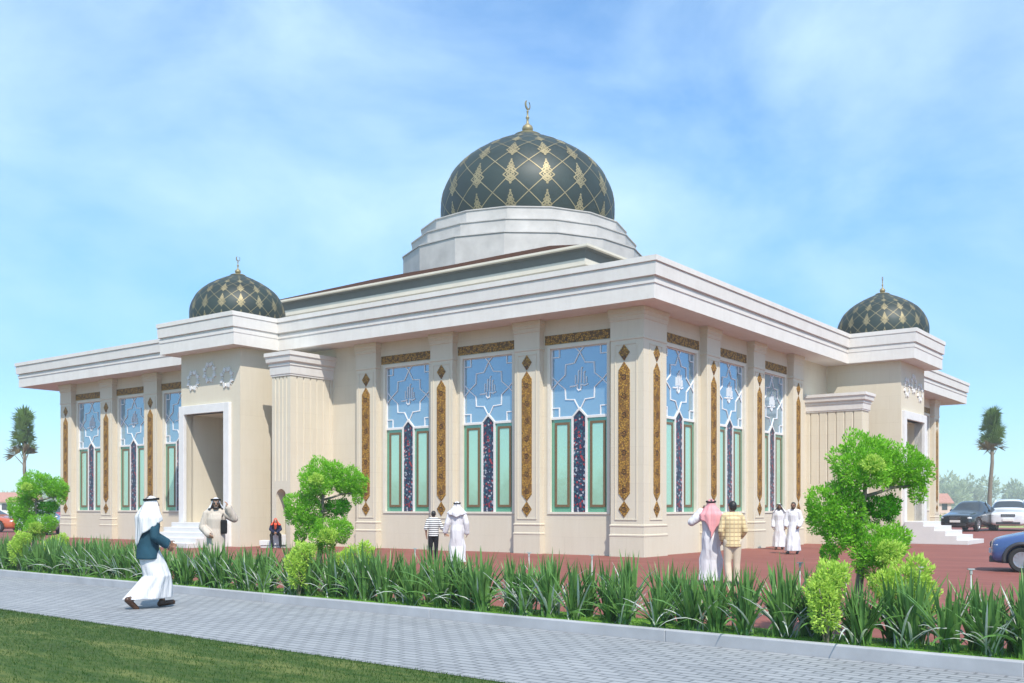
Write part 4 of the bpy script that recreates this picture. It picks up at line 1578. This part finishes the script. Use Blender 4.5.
# ------------------------------------------------------------------ people
def person(loc, face, label, group=None, H=1.78, skin='skin', pose=None, outfit=None):
    """local +y is forward, +x the person's right; joints for a height of 1.78 m"""
    s = H / 1.78
    J = dict(pelvis=(0, 0, .97), chest=(0, 0, 1.28), neck=(0, -.01, 1.50), head=(0, .025, 1.655),
             sr=(.185, -.01, 1.44), er=(.235, -.05, 1.15), wr=(.235, .05, .90),
             sl=(-.185, -.01, 1.44), el=(-.235, -.05, 1.15), wl=(-.235, .05, .90),
             hr=(.09, 0, .93), kr=(.10, .02, .50), ar=(.10, -.01, .09), hl=(-.09, 0, .93), kl=(-.10, .02, .50), al=(-.10, -.01, .09))
    fr = dict(r=0.0, l=0.0)          # foot pitch
    hand_dir = dict(r=None, l=None)
    lookz = 0.0
    if pose:
        for k, v in pose.items():
            if k in J: J[k] = v
            elif k == 'pitch': fr.update(v)
            elif k == 'hand': hand_dir.update(v)
            elif k == 'look': lookz = v
    J = {k: Vector(v) for k, v in J.items()}
    of = outfit or {}
    root = mb = MB()
    # trunk
    mb.capsule(J['pelvis'] + Vector((-.07, 0, 0)), J['pelvis'] + Vector((.07, 0, 0)), .105, .105)
    mb.capsule(J['pelvis'], J['chest'], .115, .125)
    up = (J['neck'] - J['chest']).normalized()
    mb.capsule(J['chest'] + Vector((-.06, 0, .02)), J['chest'] + Vector((.06, 0, .02)), .112, .112)
    mb.capsule(J['sl'] * .75 + J['neck'] * .25, J['sr'] * .75 + J['neck'] * .25, .075, .075)
    mb.capsule(J['neck'] - up * .04, J['head'] - up * .04, .056, .054)
    for q in 'rl':
        mb.capsule(J['h' + q], J['k' + q], .088, .058)
        mb.capsule(J['k' + q], J['a' + q], .056, .038)
        p = fr[q]
        fd = Vector((0, math.cos(p), -math.sin(p))); ud = Vector((0, math.sin(p), math.cos(p)))
        an = J['a' + q]
        mb.capsule(an - ud * .045 - fd * .035, an - ud * .05 + fd * .14, .040, .030)
        mb.capsule(J['s' + q], J['e' + q], .052, .041)
        mb.capsule(J['e' + q], J['w' + q], .040, .028)
        # hand: palm, four unequal bent fingers and a thumb
        sd = 1 if q == 'r' else -1
        hd = hand_dir[q]
        hd = Vector(hd).normalized() if hd else (J['w' + q] - J['e' + q]).normalized()
        palm_n = Vector((-sd, 0, 0))
        if abs(hd.dot(palm_n)) > .8: palm_n = Vector((0, -1, 0))
        palm_n = (palm_n - hd * hd.dot(palm_n)).normalized()
        across = hd.cross(palm_n).normalized()
        if across.y < 0: across = -across
        w0 = J['w' + q]
        for c in (-.024, 0, .024):
            mb.capsule(w0 + across * c * .7, w0 + hd * .085 + across * c, .017, .016, 8)
        for i, (c, ln) in enumerate(((.033, .066), (.011, .076), (-.011, .070), (-.033, .054))):
            b0 = w0 + hd * .088 + across * c
            b1 = b0 + hd * ln * .5 + palm_n * .010
            b2 = b1 + hd * ln * .34 + palm_n * .024
            mb.capsule(b0, b1, .0095, .009, 6); mb.capsule(b1, b2, .009, .0075, 6)
        t0 = w0 + hd * .025 + across * .028
        t1 = t0 + hd * .035 + across * .030 + palm_n * .012
        t2 = t1 + hd * .028 + across * .008 + palm_n * .014
        mb.capsule(t0, t1, .0125, .011, 6); mb.capsule(t1, t2, .011, .0085, 6)
    # head
    hc = J['head']
    rot = Matrix.Rotation(lookz, 3, 'Z')
    def hp(x, y, z): return hc + rot @ Vector((x, y, z))
    hb = MB()
    hb.ball((0, -.008, .025), (.076, .096, .098), 18, 12)
    hb.ball((0, .012, -.045), (.060, .070, .068), 16, 10)
    hb.capsule((0, .088, .022), (0, .108, -.016), .009, .015, 8)
    hb.capsule((-.035, .076, .036), (.035, .076, .036), .013, .013, 8)
    hb.capsule((-.018, .080, -.052), (.018, .080, -.052), .0115, .0115, 8)
    hb.ball((0, .068, -.092), (.024, .020, .018), 10, 8)
    for sg in (-1, 1): hb.ball((sg * .078, -.006, .0), (.012, .024, .034), 10, 8)
    hb.v = [tuple(hc + rot @ Vector(v)) for v in hb.v]
    mb.add(hb.v, hb.f)
    for v_i, v in enumerate(mb.v): mb.v[v_i] = (v[0] * s, v[1] * s, v[2] * s)
    me = union_mesh(mb, 'person', M[skin], .0075 * s, 2)
    root = mobj('person', me, None, loc, face)
    tag(root, label, 'person', group)

    def child(name, m, mats, smooth=True, fix=True):
        m.v = [(v[0] * s, v[1] * s, v[2] * s) for v in m.v]
        return m.build(name, mats, root, smooth=smooth, fix=fix)

    def fused(name, m, mat, voxel=.012, sm=3):
        m.v = [(v[0] * s, v[1] * s, v[2] * s) for v in m.v]
        return mobj(name, union_mesh(m, name, mat, voxel * s, sm), root)

    for sg in (-1, 1):
        e = MB(); e.ball(hp(sg * .030, .082, .018), .0125, 10, 8); child('eye', e, M['eye'])

    def ring(c, rx, ry, n=40, fold=0.0, nf=9, ph=0.0, tilt=0.0):
        c = Vector(c)
        res = []
        for k in range(n):
            t = 2 * PI * k / n
            f = 1 + fold * (math.sin(nf * t + ph) + .5 * math.sin((nf + 4) * t + 2 * ph))
            res.append((c.x + rx * f * math.cos(t), c.y + ry * f * math.sin(t), c.z + tilt * math.sin(t)))
        return res

    def sleeves(m, r0, r1, r2, upto=1.0):
        for q in 'rl':
            m.capsule(J['s' + q], J['e' + q], r0, r1, 12)
            if upto > .5:
                m.capsule(J['e' + q], J['e' + q].lerp(J['w' + q], .97 * upto), r1, r2, 12)

    def torso(m, z_low, wide=0.0, low_center=None, lowrx=.19, lowry=.14, fold=.0):
        nk, ch, pv = J['neck'], J['chest'], J['pelvis']
        m.rings([ring(pv + Vector((0, 0, z_low - .97)), lowrx, lowry, fold=fold), ring(pv + Vector((0, 0, .04)), .172 + wide, .128 + wide), ring(pv.lerp(ch, .5), .165 + wide, .122 + wide), ring(ch + Vector((0, 0, .05)), .190 + wide, .135 + wide),
                 ring(ch.lerp(nk, .68), .185 + wide, .120 + wide), ring(nk + Vector((0, 0, -.015)), .085, .075), ring(nk + Vector((0, 0, .03)), .066, .064)])
        m.capsule(J['sl'] * .8 + nk * .2, J['sr'] * .8 + nk * .2, .088, .088, 12)
        m.capsule(J['sl'] * .5 + nk * .5, J['sr'] * .5 + nk * .5, .088, .088, 12)

    def robe(name, mat, hem=.11, fl=.06, spread=None, sl=(.070, .066, .062)):
        m = MB()
        nk, ch, pv = J['neck'], J['chest'], J['pelvis']
        ar, al = J['ar'], J['al']
        kr, kl = J['kr'], J['kl']
        ac = (ar + al) / 2; kc = (kr + kl) / 2
        ax, ay = abs(ar.x - al.x) / 2, abs(ar.y - al.y) / 2
        kx, ky = abs(kr.x - kl.x) / 2, abs(kr.y - kl.y) / 2
        hx, hy = .145 + ax, .12 + ay * .95
        ph = loc[0] * 3.1
        rs = [ring((ac.x, ac.y, hem), hx, hy, 56, fl, 8, ph), ring(((ac.x + kc.x) / 2, (ac.y + kc.y) / 2, (hem + kc.z) / 2), (hx + .11 + kx) / 2 + .005, (hy + .11 + ky) / 2 + .03 * (ay > .2), 56, fl * .8, 8, ph),
              ring((kc.x, kc.y * .9, kc.z + .02), .112 + kx + .03, .125 + ky * 1.0, 56, fl * .6, 8, ph), ring(pv.lerp(kc, .5), .188, .158 + ky * .5, 56, fl * .35, 8, ph),
              ring(pv, .194, .158, 56, fl * .15, 8, ph), ring(pv.lerp(ch, .5), .176, .134, 56), ring(ch + Vector((0, 0, .05)), .196, .142, 56), ring(ch.lerp(nk, .70), .190, .118, 56), ring(nk + Vector((0, 0, -.012)), .088, .078, 56), ring(nk + Vector((0, 0, .035)), .068, .066, 56)]
        m.rings(rs)
        m.capsule(J['sl'] * .8 + J['neck'] * .2, J['sr'] * .8 + J['neck'] * .2, .092, .092, 12)
        m.capsule(J['sl'] * .5 + J['neck'] * .5, J['sr'] * .5 + J['neck'] * .5, .090, .090, 12)
        sleeves(m, *sl)
        return fused(name, m, mat)

    def shoes(mat):
        for q in 'rl':
            m = MB()
            p = fr[q]
            fd = Vector((0, math.cos(p), -math.sin(p))); ud = Vector((0, math.sin(p), math.cos(p)))
            an = J['a' + q]
            m.capsule(an - ud * .040 - fd * .045, an - ud * .045 + fd * .16, .049, .037, 12)
            m.capsule(an - ud * .066 - fd * .055, an - ud * .070 + fd * .175, .024, .020, 10)
            m.capsule(an - fd * .02, an - ud * .03, .045, .05, 10)
            fused('shoe', m, mat, .008, 1)

    def trousers(mat, wide=0.0):
        m = MB()
        pv = J['pelvis']
        m.rings([ring(pv + Vector((0, 0, -.10)), .16, .12), ring(pv, .176, .13), ring(pv + Vector((0, 0, .09)), .166, .125)])
        for q in 'rl':
            m.capsule(J['h' + q], J['k' + q], .10 + wide, .072 + wide, 12)
            m.capsule(J['k' + q], J['k' + q].lerp(J['a' + q], .92), .070 + wide, .062 + wide, 12)
        fused('trousers', m, mat)

    def hair_cap(mat, low=-.02):
        m = MB()
        m.ball((0, -.016, .034), (.084, .102, .100), 20, 12)
        m.ball((0, -.045, .0), (.078, .068, .085), 16, 10)
        m.v = [tuple(hc + rot @ Vector(v)) for v in m.v]
        # keep the face free
        me_ = m
        o = fused('hair', me_, mat, .009, 2)
        bm = bmesh.new(); bm.from_mesh(o.data)
        inv = rot.transposed()
        kill = []
        for f in bm.faces:
            c = inv @ (f.calc_center_median() / s - hc)
            if c.y > .045 and c.z < .075: kill.append(f)
            elif c.z < -.085: kill.append(f)
        bmesh.ops.delete(bm, geom=kill, context='FACES'); bm.to_mesh(o.data); bm.free()
        return o

    def beard(mat):
        m = MB()
        m.capsule((-.058, .030, -.05), (-.025, .074, -.085), .018, .022, 8); m.capsule((.058, .030, -.05), (.025, .074, -.085), .018, .022, 8)
        m.capsule((-.03, .072, -.088), (.03, .072, -.088), .026, .026, 8)
        m.capsule((-.025, .092, -.034), (.025, .092, -.034), .007, .007, 8)
        m.v = [tuple(hc + rot @ Vector(v)) for v in m.v]
        fused('beard', m, mat, .007, 1)

    def headcloth(mat, back=.62, side=.34, front_open=.95, spread=1.0, point=.12, skew=0.0, shoulder=.0):
        """cloth over the head that hangs down the back; angle 0 = forward"""
        nT, nS = 57, 22
        rings = []
        for i in range(nS + 1):
            u = i / nS
            row = []
            for k in range(nT):
                t = -PI + 2 * PI * k / (nT - 1)                    # 0 forward, +-PI back
                a = abs(t)
                if a < front_open:
                    drop = .075 + .045 * (a / front_open) ** 3
                else:
                    g = (a - front_open) / (PI - front_open)
                    sm = g * g * (3 - 2 * g)
                    drop = side + (back - side) * sm + point * max(0, 1 - abs(a - PI + 0) / .5) ** 1.5
                    drop += .06 * skew * (1 if t > 0 else -1) * sm
                s_ = u * drop
                zt = .132
                # radius of the head part and of the hanging part
                if s_ < .16:
                    ph = s_ / .16 * (PI / 2)
                    r = math.sin(ph); z = zt - (1 - math.cos(ph)) * .125
                    rx, ry = .092 * r, .112 * r
                else:
                    h = s_ - .16
                    z = zt - .125 - h
                    fl = min(1, h / .20)
                    rx = .092 + (.165 * fl ** 1.5 + .02) * spread * (1 if h > .04 else h / .04)
                    ry = .112 + (.105 * min(1, h / .2) ** .9 if a > PI / 2 else .05 * fl)
                    wv = (.013 * math.sin(9 * t + 4 * u) + .006 * math.sin(17 * t - 3 * u)) * min(1, h / .15)
                    rx += wv; ry += wv
                if a < front_open and s_ > .05: ry *= 1.0
                v = rot @ Vector((math.sin(t) * rx, math.cos(t) * ry - .012, z))
                row.append(hc + v)
            rings.append(row)
        m = MB()
        n = nT
        m.v = [tuple(p) for r_ in rings for p in r_]
        for i in range(nS):
            for k in range(nT - 1):
                m.f.append((i * n + k, i * n + k + 1, (i + 1) * n + k + 1, (i + 1) * n + k)); m.m.append(0)
        o = child('headcloth', m, mat, fix=False)
        so = o.modifiers.new('solid', 'SOLIDIFY'); so.thickness = .006; so.offset = 0
        return o

    def agal():
        m = MB()
        for dz in (.072, .088):
            pts = [hc + rot @ Vector((.099 * math.cos(t), -.010 + .117 * math.sin(t), dz - .010 * math.sin(t) * -1)) for t in [2 * PI * k / 28 for k in range(29)]]
            m.tube(pts, .0095, 6, cap=False)
        child('head_rope', m, M['black'])

    H_ = dict(child=child, fused=fused, robe=robe, shoes=shoes, trousers=trousers, hair=hair_cap, beard=beard, cloth=headcloth, agal=agal, torso=torso, sleeves=sleeves, J=J, ring=ring, hp=hp, s=s, root=root)
    of(H_)
    return root


# the man striding along the path, seen three quarters from behind
mid = ground_pt(148, 608)
dirw = Vector((1, .8, 0))
face = math.atan2(dirw.y, dirw.x) - PI / 2
def walker(h):
    h['robe']('thobe', M['thobe'], .15, .065)
    m = MB()
    pv = h['J']['pelvis']
    m.rings([h['ring'](pv + Vector((0, 0, -.16)), .215, .175), h['ring'](pv + Vector((0, 0, .04)), .200, .160), h['ring'](pv + Vector((0, 0, .18)), .195, .150), h['ring'](h['J']['chest'] + Vector((0, 0, .05)), .212, .158),
             h['ring'](h['J']['chest'] + Vector((0, 0, .15)), .205, .132), h['ring'](h['J']['neck'] + Vector((0, 0, -.015)), .10, .09)])
    h['sleeves'](m, .082, .074, .062)
    h['fused']('jacket', m, M['teal'])
    h['shoes'](M['shoe'])
    h['hair'](M['hair'])
    h['beard'](M['hair'])
    h['cloth'](M['thobe'], .66, .42, .85, 1.05, .16)
    h['agal']()
person(mid, face, 'person in white robe, teal jacket and white headcloth striding along the grey path', None, 1.84, 'skin_dark',
       dict(pelvis=(0, 0, .93), chest=(0, .02, 1.25), neck=(0, .03, 1.47), head=(0, .06, 1.63), sr=(.185, .02, 1.41), sl=(-.185, .02, 1.41),
            er=(.26, .02, 1.13), wr=(.24, .20, .99), el=(-.23, .16, 1.15), wl=(-.20, .38, 1.02),
            hr=(.09, 0, .90), kr=(.09, .08, .47), ar=(.08, -.28, .15), hl=(-.09, 0, .90), kl=(-.09, .24, .50), al=(-.08, .26, .095), pitch=dict(r=.75, l=-.12)), walker)

# father and boy, from behind
fz = ground_pt(457, 564.5)
away = lambda v: math.atan2(v.y, v.x) - PI / 2
view = Vector((fz.x, fz.y, 0)).normalized()
def father(h):
    h['robe']('thobe', M['thobe'], .07, .065, sl=(.085, .082, .080)); h['shoes'](M['shoe_black']); h['hair'](M['hair'])
    h['cloth'](M['thobe'], .44, .34, .85, 1.0, .05); h['agal']()
    m = MB(); m.tube([h['J']['head'] + Vector((-.01, -.125, .07)), h['J']['head'] + Vector((-.015, -.15, -.06)), h['J']['head'] + Vector((-.02, -.165, -.20))], .006, 6); h['child']('cord', m, M['black'])
person(fz, away(view + Vector((.1, 0, 0))), 'person in white robe and headcloth, seen from behind, holding a boy by the hand', None, 1.79, 'skin',
       dict(el=(-.27, -.03, 1.16), wl=(-.335, .03, .93), er=(.27, -.04, 1.16), wr=(.275, .04, .90), kr=(.10, .06, .50), ar=(.10, .10, .09), al=(-.10, -.12, .10), pitch=dict(l=.2)), father)
bz = ground_pt(433.5, 562)
def boy(h):
    m = MB(); h['torso'](m, .88, .012, lowrx=.18, lowry=.14); h['sleeves'](m, .075, .068, .05, 0.0); h['fused']('shirt', m, M['stripes'])
    h['trousers'](M['black']); h['shoes'](M['shoe_black']); h['hair'](M['hair'])
person(bz, away(view + Vector((.02, 0, 0))), 'person, a boy in striped T-shirt and black trousers holding hands with the father', None, 1.52, 'skin',
       dict(er=(.30, -.04, 1.17), wr=(.42, .02, .98), el=(-.26, -.06, 1.16), wl=(-.25, .05, .92), hand=dict(r=(.8, .1, -.5)), kr=(.09, .05, .5), ar=(.09, .08, .09), al=(-.09, -.08, .09)), boy)

# the man on the phone and his companion, from behind
pz = ground_pt(711, 584.5)
view2 = Vector((pz.x, pz.y, 0)).normalized()
def phone_man(h):
    h['robe']('thobe', M['thobe'], .08, .065, sl=(.085, .085, .082)); h['shoes'](M['shoe_black']); h['hair'](M['hair'])
    h['cloth'](M['shemagh'], .58, .36, .85, .95, .22, skew=1.0); h['agal']()
person(pz, away(view2), 'person in white robe and red chequered headcloth with a hand raised to the ear', None, 1.80, 'skin',
       dict(el=(-.40, .03, 1.30), wl=(-.20, .06, 1.53), hand=dict(l=(.35, .15, 1)), er=(.24, .0, 1.16), wr=(.22, .10, .93)), phone_man)
hl = pz + Vector((-.135, .08, 1.60))
mb = MB(); mb.box(-.012, -.03, -.07, .012, .03, .07)
tag(mb.build('phone', M['dark_plastic'], None, hl, 0, bevel=.006), 'small dark phone held to the ear of the red headcloth man', 'phone')
cz = ground_pt(732.5, 586)
def companion(h):
    m = MB(); h['torso'](m, .82, .006, lowrx=.185, lowry=.145, fold=.01); h['sleeves'](m, .068, .060, .052, .95); h['fused']('shirt', m, M['checks'])
    h['trousers'](M['beige_trousers'], .008); h['shoes'](M['shoe_black']); h['hair'](M['hair'])
person(cz, away(view2 + Vector((-.15, 0, 0))), 'person with dark hair in yellow checked shirt and beige trousers beside the red headcloth man', None, 1.76, 'skin',
       dict(er=(.26, -.02, 1.16), wr=(.20, .14, 1.02), el=(-.25, -.03, 1.16), wl=(-.2, .1, .95), look=.25, kr=(.09, .03, .5), ar=(.09, .05, .09), al=(-.08, -.06, .09)), companion)

# two men walking towards the camera
az = ground_pt(779.5, 549.5)
tow = math.atan2(-az.y, -az.x) - PI / 2
def man_a(h):
    h['robe']('thobe', M['thobe'], .10, .065, sl=(.085, .084, .08)); h['shoes'](M['shoe']); h['hair'](M['hair']); h['beard'](M['hair'])
    h['cloth'](M['thobe'], .42, .36, .8, .9, .0); h['agal']()
person(az, tow - .1, 'person in white robe and white headcloth with black head rope, left of a walking pair', None, 1.76, 'skin_dark',
       dict(kr=(.1, .05, .5), ar=(.12, .12, .09), al=(-.10, -.08, .10)), man_a)
bz2 = ground_pt(793.5, 554)
def man_b(h):
    h['robe']('thobe', M['thobe'], .11, .065, sl=(.085, .084, .08)); h['shoes'](M['shoe_black']); h['hair'](M['hair']); h['beard'](M['hair'])
person(bz2, tow - .25, 'person, bareheaded with short dark hair in white robe striding at the right of a pair', None, 1.80, 'skin_dark',
       dict(pelvis=(0, 0, .95), er=(.26, .02, 1.15), wr=(.22, .18, .97), el=(-.26, -.02, 1.15), wl=(-.22, .16, .97), kr=(.10, .17, .50), ar=(.13, .26, .095), kl=(-.09, .0, .48), al=(-.09, -.22, .12), pitch=dict(r=-.1, l=.45)), man_b)

# man in beige on the low step of the left entrance
gz = street_at(216, 2.1)
tow2 = math.atan2(-gz.y, -gz.x) - PI / 2
def beige_man(h):
    h['robe']('thobe', M['thobe_warm'], .08, .065, sl=(.085, .086, .08)); h['shoes'](M['shoe']); h['hair'](M['hair']); h['beard'](M['hair'])
    h['cloth'](M['thobe'], .40, .26, .85, .75, .0); h['agal']()
    m = MB()
    for sg in (-1, 1):
        m.ball(h['hp'](sg * .032, .098, .016), (.027, .010, .020), 12, 8)
    m.capsule(h['hp'](-.075, .08, .02), h['hp'](.075, .08, .02), .005, .005, 6)
    h['child']('sunglasses', m, M['dark_plastic'])
person(gz, tow2 - .12, 'person in beige robe, sunglasses and white headcloth raising one hand behind the hedge', None, 1.84, 'skin',
       dict(el=(-.37, .02, 1.34), wl=(-.26, .10, 1.57), hand=dict(l=(.25, .2, .9)), er=(.27, -.02, 1.16), wr=(.12, .20, 1.02), look=.15), beige_man)
bgp = gz + Vector((.20, -.10, 1.06))
mb = MB(); mb.loft_rect(-.055, -.03, .055, .03, [(0, 0), (.008, .04), (.008, .26), (0, .30)], back=False)
mb.tube([(-.04, 0, .29), (-.045, .02, .38), (-.02, .03, .44)], .008, 6)
tag(mb.build('shoulder_bag', M['black'], None, bgp, 0), 'narrow black bag hanging under the raised arm of the beige robed man', 'bag')

# child sitting on the bench
sz = ground_pt(273, 548.5)
tow3 = math.atan2(-sz.y, -sz.x) - PI / 2
def sitter(h):
    m = MB(); h['torso'](m, .88, .02, lowrx=.20, lowry=.15); h['sleeves'](m, .08, .072, .06, .95); h['fused']('jacket', m, M['navy'])
    h['trousers'](M['black'], .01); h['shoes'](M['shoe_black']); h['hair'](M['hair'])
    h['cloth'](M['hijab'], .40, .38, .62, .85, .0)
    m = MB(); J = h['J']
    m.ball(J['neck'] + Vector((0, .06, -.01)), (.085, .07, .085), 14, 10); m.capsule(J['neck'] + Vector((-.03, .11, -.05)), J['chest'] + Vector((-.02, .16, -.05)), .06, .045, 10)
    m.capsule(J['neck'] + Vector((.03, .11, -.05)), J['chest'] + Vector((.02, .16, -.10)), .06, .04, 10)
    h['fused']('scarf', m, M['hijab'])
# body lowered onto the seat: hips at seat height
dz = -.37
def low(v): return (v[0], v[1], v[2] + dz)
person(sz + Vector((0, .42, 0)), tow3, 'person, a small child in orange-red headscarf and navy jacket sitting on the white bench', None, 1.42, 'skin',
       dict(pelvis=(0, .02, .78), chest=(0, .13, 1.06), neck=(0, .25, 1.23), head=(0, .32, 1.36), sr=(.175, .23, 1.17), sl=(-.175, .23, 1.17), er=(.25, .36, .94), wr=(.07, .52, .80), el=(-.25, .36, .94), wl=(-.05, .52, .78),
            hr=(.09, .05, .76), kr=(.21, .46, .66), ar=(.15, .55, .09), hl=(-.09, .05, .76), kl=(-.21, .46, .66), al=(-.24, .40, .09)), sitter)

# ------------------------------------------------------------------ the air
mb = MB(); mb.box(-700, -40, -1.3, 700, 560, 40)
hz = bpy.data.materials.new('air'); hz.use_nodes = True
ht = hz.node_tree
ht.nodes.remove(ht.nodes['Principled BSDF'])
pv_ = ht.nodes.new('ShaderNodeVolumePrincipled')
pv_.inputs['Color'].default_value = (.93, .97, 1, 1)
pv_.inputs['Density'].default_value = .0010
pv_.inputs['Anisotropy'].default_value = .0
ht.links.new(pv_.outputs[0], ht.nodes['Material Output'].inputs['Volume'])
tag(mb.build('haze', hz), 'thin pale haze over the whole place', 'haze', kind='stuff')

# ------------------------------------------------------------------ sky, sun, camera
SUN_DIR = (DR * -.49 + DL * -.63 + Vector((0, 0, 1.0))).normalized()
el = math.asin(SUN_DIR.z)
az_ = math.atan2(SUN_DIR.x, SUN_DIR.y)
w = bpy.data.worlds.new('World')
SC.world = w
w.use_nodes = True
t = w.node_tree
bg = t.nodes['Background']
sky = t.nodes.new('ShaderNodeTexSky')
sky.sky_type = 'NISHITA'
sky.sun_disc = False
sky.sun_elevation = el
sky.sun_rotation = az_
sky.air_density = 1.0
sky.dust_density = .6
sky.ozone_density = 2.0
tc = t.nodes.new('ShaderNodeTexCoord')
mp = t.nodes.new('ShaderNodeMapping'); mp.inputs['Scale'].default_value = (1.0, 1.0, 1.9)
nz = t.nodes.new('ShaderNodeTexNoise'); nz.inputs['Scale'].default_value = 3.0; nz.inputs['Detail'].default_value = 8; nz.inputs['Roughness'].default_value = .56; nz.inputs['Distortion'].default_value = .3
rp = t.nodes.new('ShaderNodeValToRGB')
rp.color_ramp.elements[0].position = .30; rp.color_ramp.elements[1].position = .74
rp.color_ramp.elements[0].color = (0, 0, 0, 1); rp.color_ramp.elements[1].color = (.80, .80, .80, 1)
mx = t.nodes.new('ShaderNodeMix'); mx.data_type = 'RGBA'
mx.inputs[7].default_value = (5.7, 7.5, 8.6, 1)
t.links.new(tc.outputs['Generated'], mp.inputs['Vector']); t.links.new(mp.outputs[0], nz.inputs['Vector'])
t.links.new(nz.outputs['Fac'], rp.inputs['Fac']); fa = t.nodes.new('ShaderNodeMath'); fa.operation = 'MULTIPLY_ADD'; fa.use_clamp = True; fa.inputs[1].default_value = 3.4; fa.inputs[2].default_value = .05
t.links.new(tc.outputs['Generated'], (sx0 := t.nodes.new('ShaderNodeSeparateXYZ')).inputs[0]); t.links.new(sx0.outputs[2], fa.inputs[0])
fm_ = t.nodes.new('ShaderNodeMath'); fm_.operation = 'MULTIPLY'; t.links.new(rp.outputs['Color'], fm_.inputs[0]); t.links.new(fa.outputs[0], fm_.inputs[1]); t.links.new(fm_.outputs[0], mx.inputs[0])
hs = t.nodes.new('ShaderNodeMix'); hs.data_type = 'RGBA'; hs.blend_type = 'MULTIPLY'; hs.inputs[0].default_value = 1; hs.inputs[7].default_value = (.98, 1.42, 1.66, 1)
t.links.new(sky.outputs['Color'], hs.inputs[6]); sx = t.nodes.new('ShaderNodeSeparateXYZ'); t.links.new(tc.outputs['Generated'], sx.inputs[0])
gr = t.nodes.new('ShaderNodeValToRGB')
for e_ in range(3): gr.color_ramp.elements.new(.5)
for e_, (p_, c_) in zip(gr.color_ramp.elements, ((0, (.92, .92, .92)), (.04, (.80, .86, .90)), (.13, (.44, .64, .84)), (.30, (.78, .88, .95)), (.55, (1.0, 1.0, 1.0)))):
    e_.position = p_; e_.color = (*c_, 1)
t.links.new(sx.outputs[2], gr.inputs['Fac'])
h2 = t.nodes.new('ShaderNodeMix'); h2.data_type = 'RGBA'; h2.blend_type = 'MULTIPLY'; h2.inputs[0].default_value = 1
t.links.new(hs.outputs[2], h2.inputs[6]); t.links.new(gr.outputs['Color'], h2.inputs[7]); t.links.new(h2.outputs[2], mx.inputs[6]); t.links.new(mx.outputs[2], bg.inputs['Color'])
bg.inputs['Strength'].default_value = .12

sun = bpy.data.lights.new('sun', 'SUN')
sun.energy = 4.3
sun.angle = R(.53)
sun.color = (1, .94, .85)
so = bpy.data.objects.new('sun', sun)
COL.objects.link(so)
so.rotation_euler = (-SUN_DIR).to_track_quat('-Z', 'Y').to_euler()
so.location = (0, 0, 60)

cam = bpy.data.cameras.new('camera')
cam.sensor_width = 36
cam.lens = F_PX * 36 / 1024
cam.shift_x = 0
cam.shift_y = (Y0 - 341.5) / 1024
cam.clip_start = .1
cam.clip_end = 8000
co = bpy.data.objects.new('camera', cam)
COL.objects.link(co)
co.location = (0, 0, EYE)
co.rotation_euler = (R(90), 0, 0)
SC.camera = co

SC.render.engine = 'CYCLES'
SC.cycles.use_denoising = True
try: SC.cycles.denoiser = 'OPENIMAGEDENOISE'
except Exception: pass
SC.cycles.max_bounces = 6
SC.view_settings.view_transform = 'Standard'
SC.view_settings.look = 'None'
SC.view_settings.exposure = 0.40
SC.view_settings.gamma = 1
SC.view_settings.use_curve_mapping = False
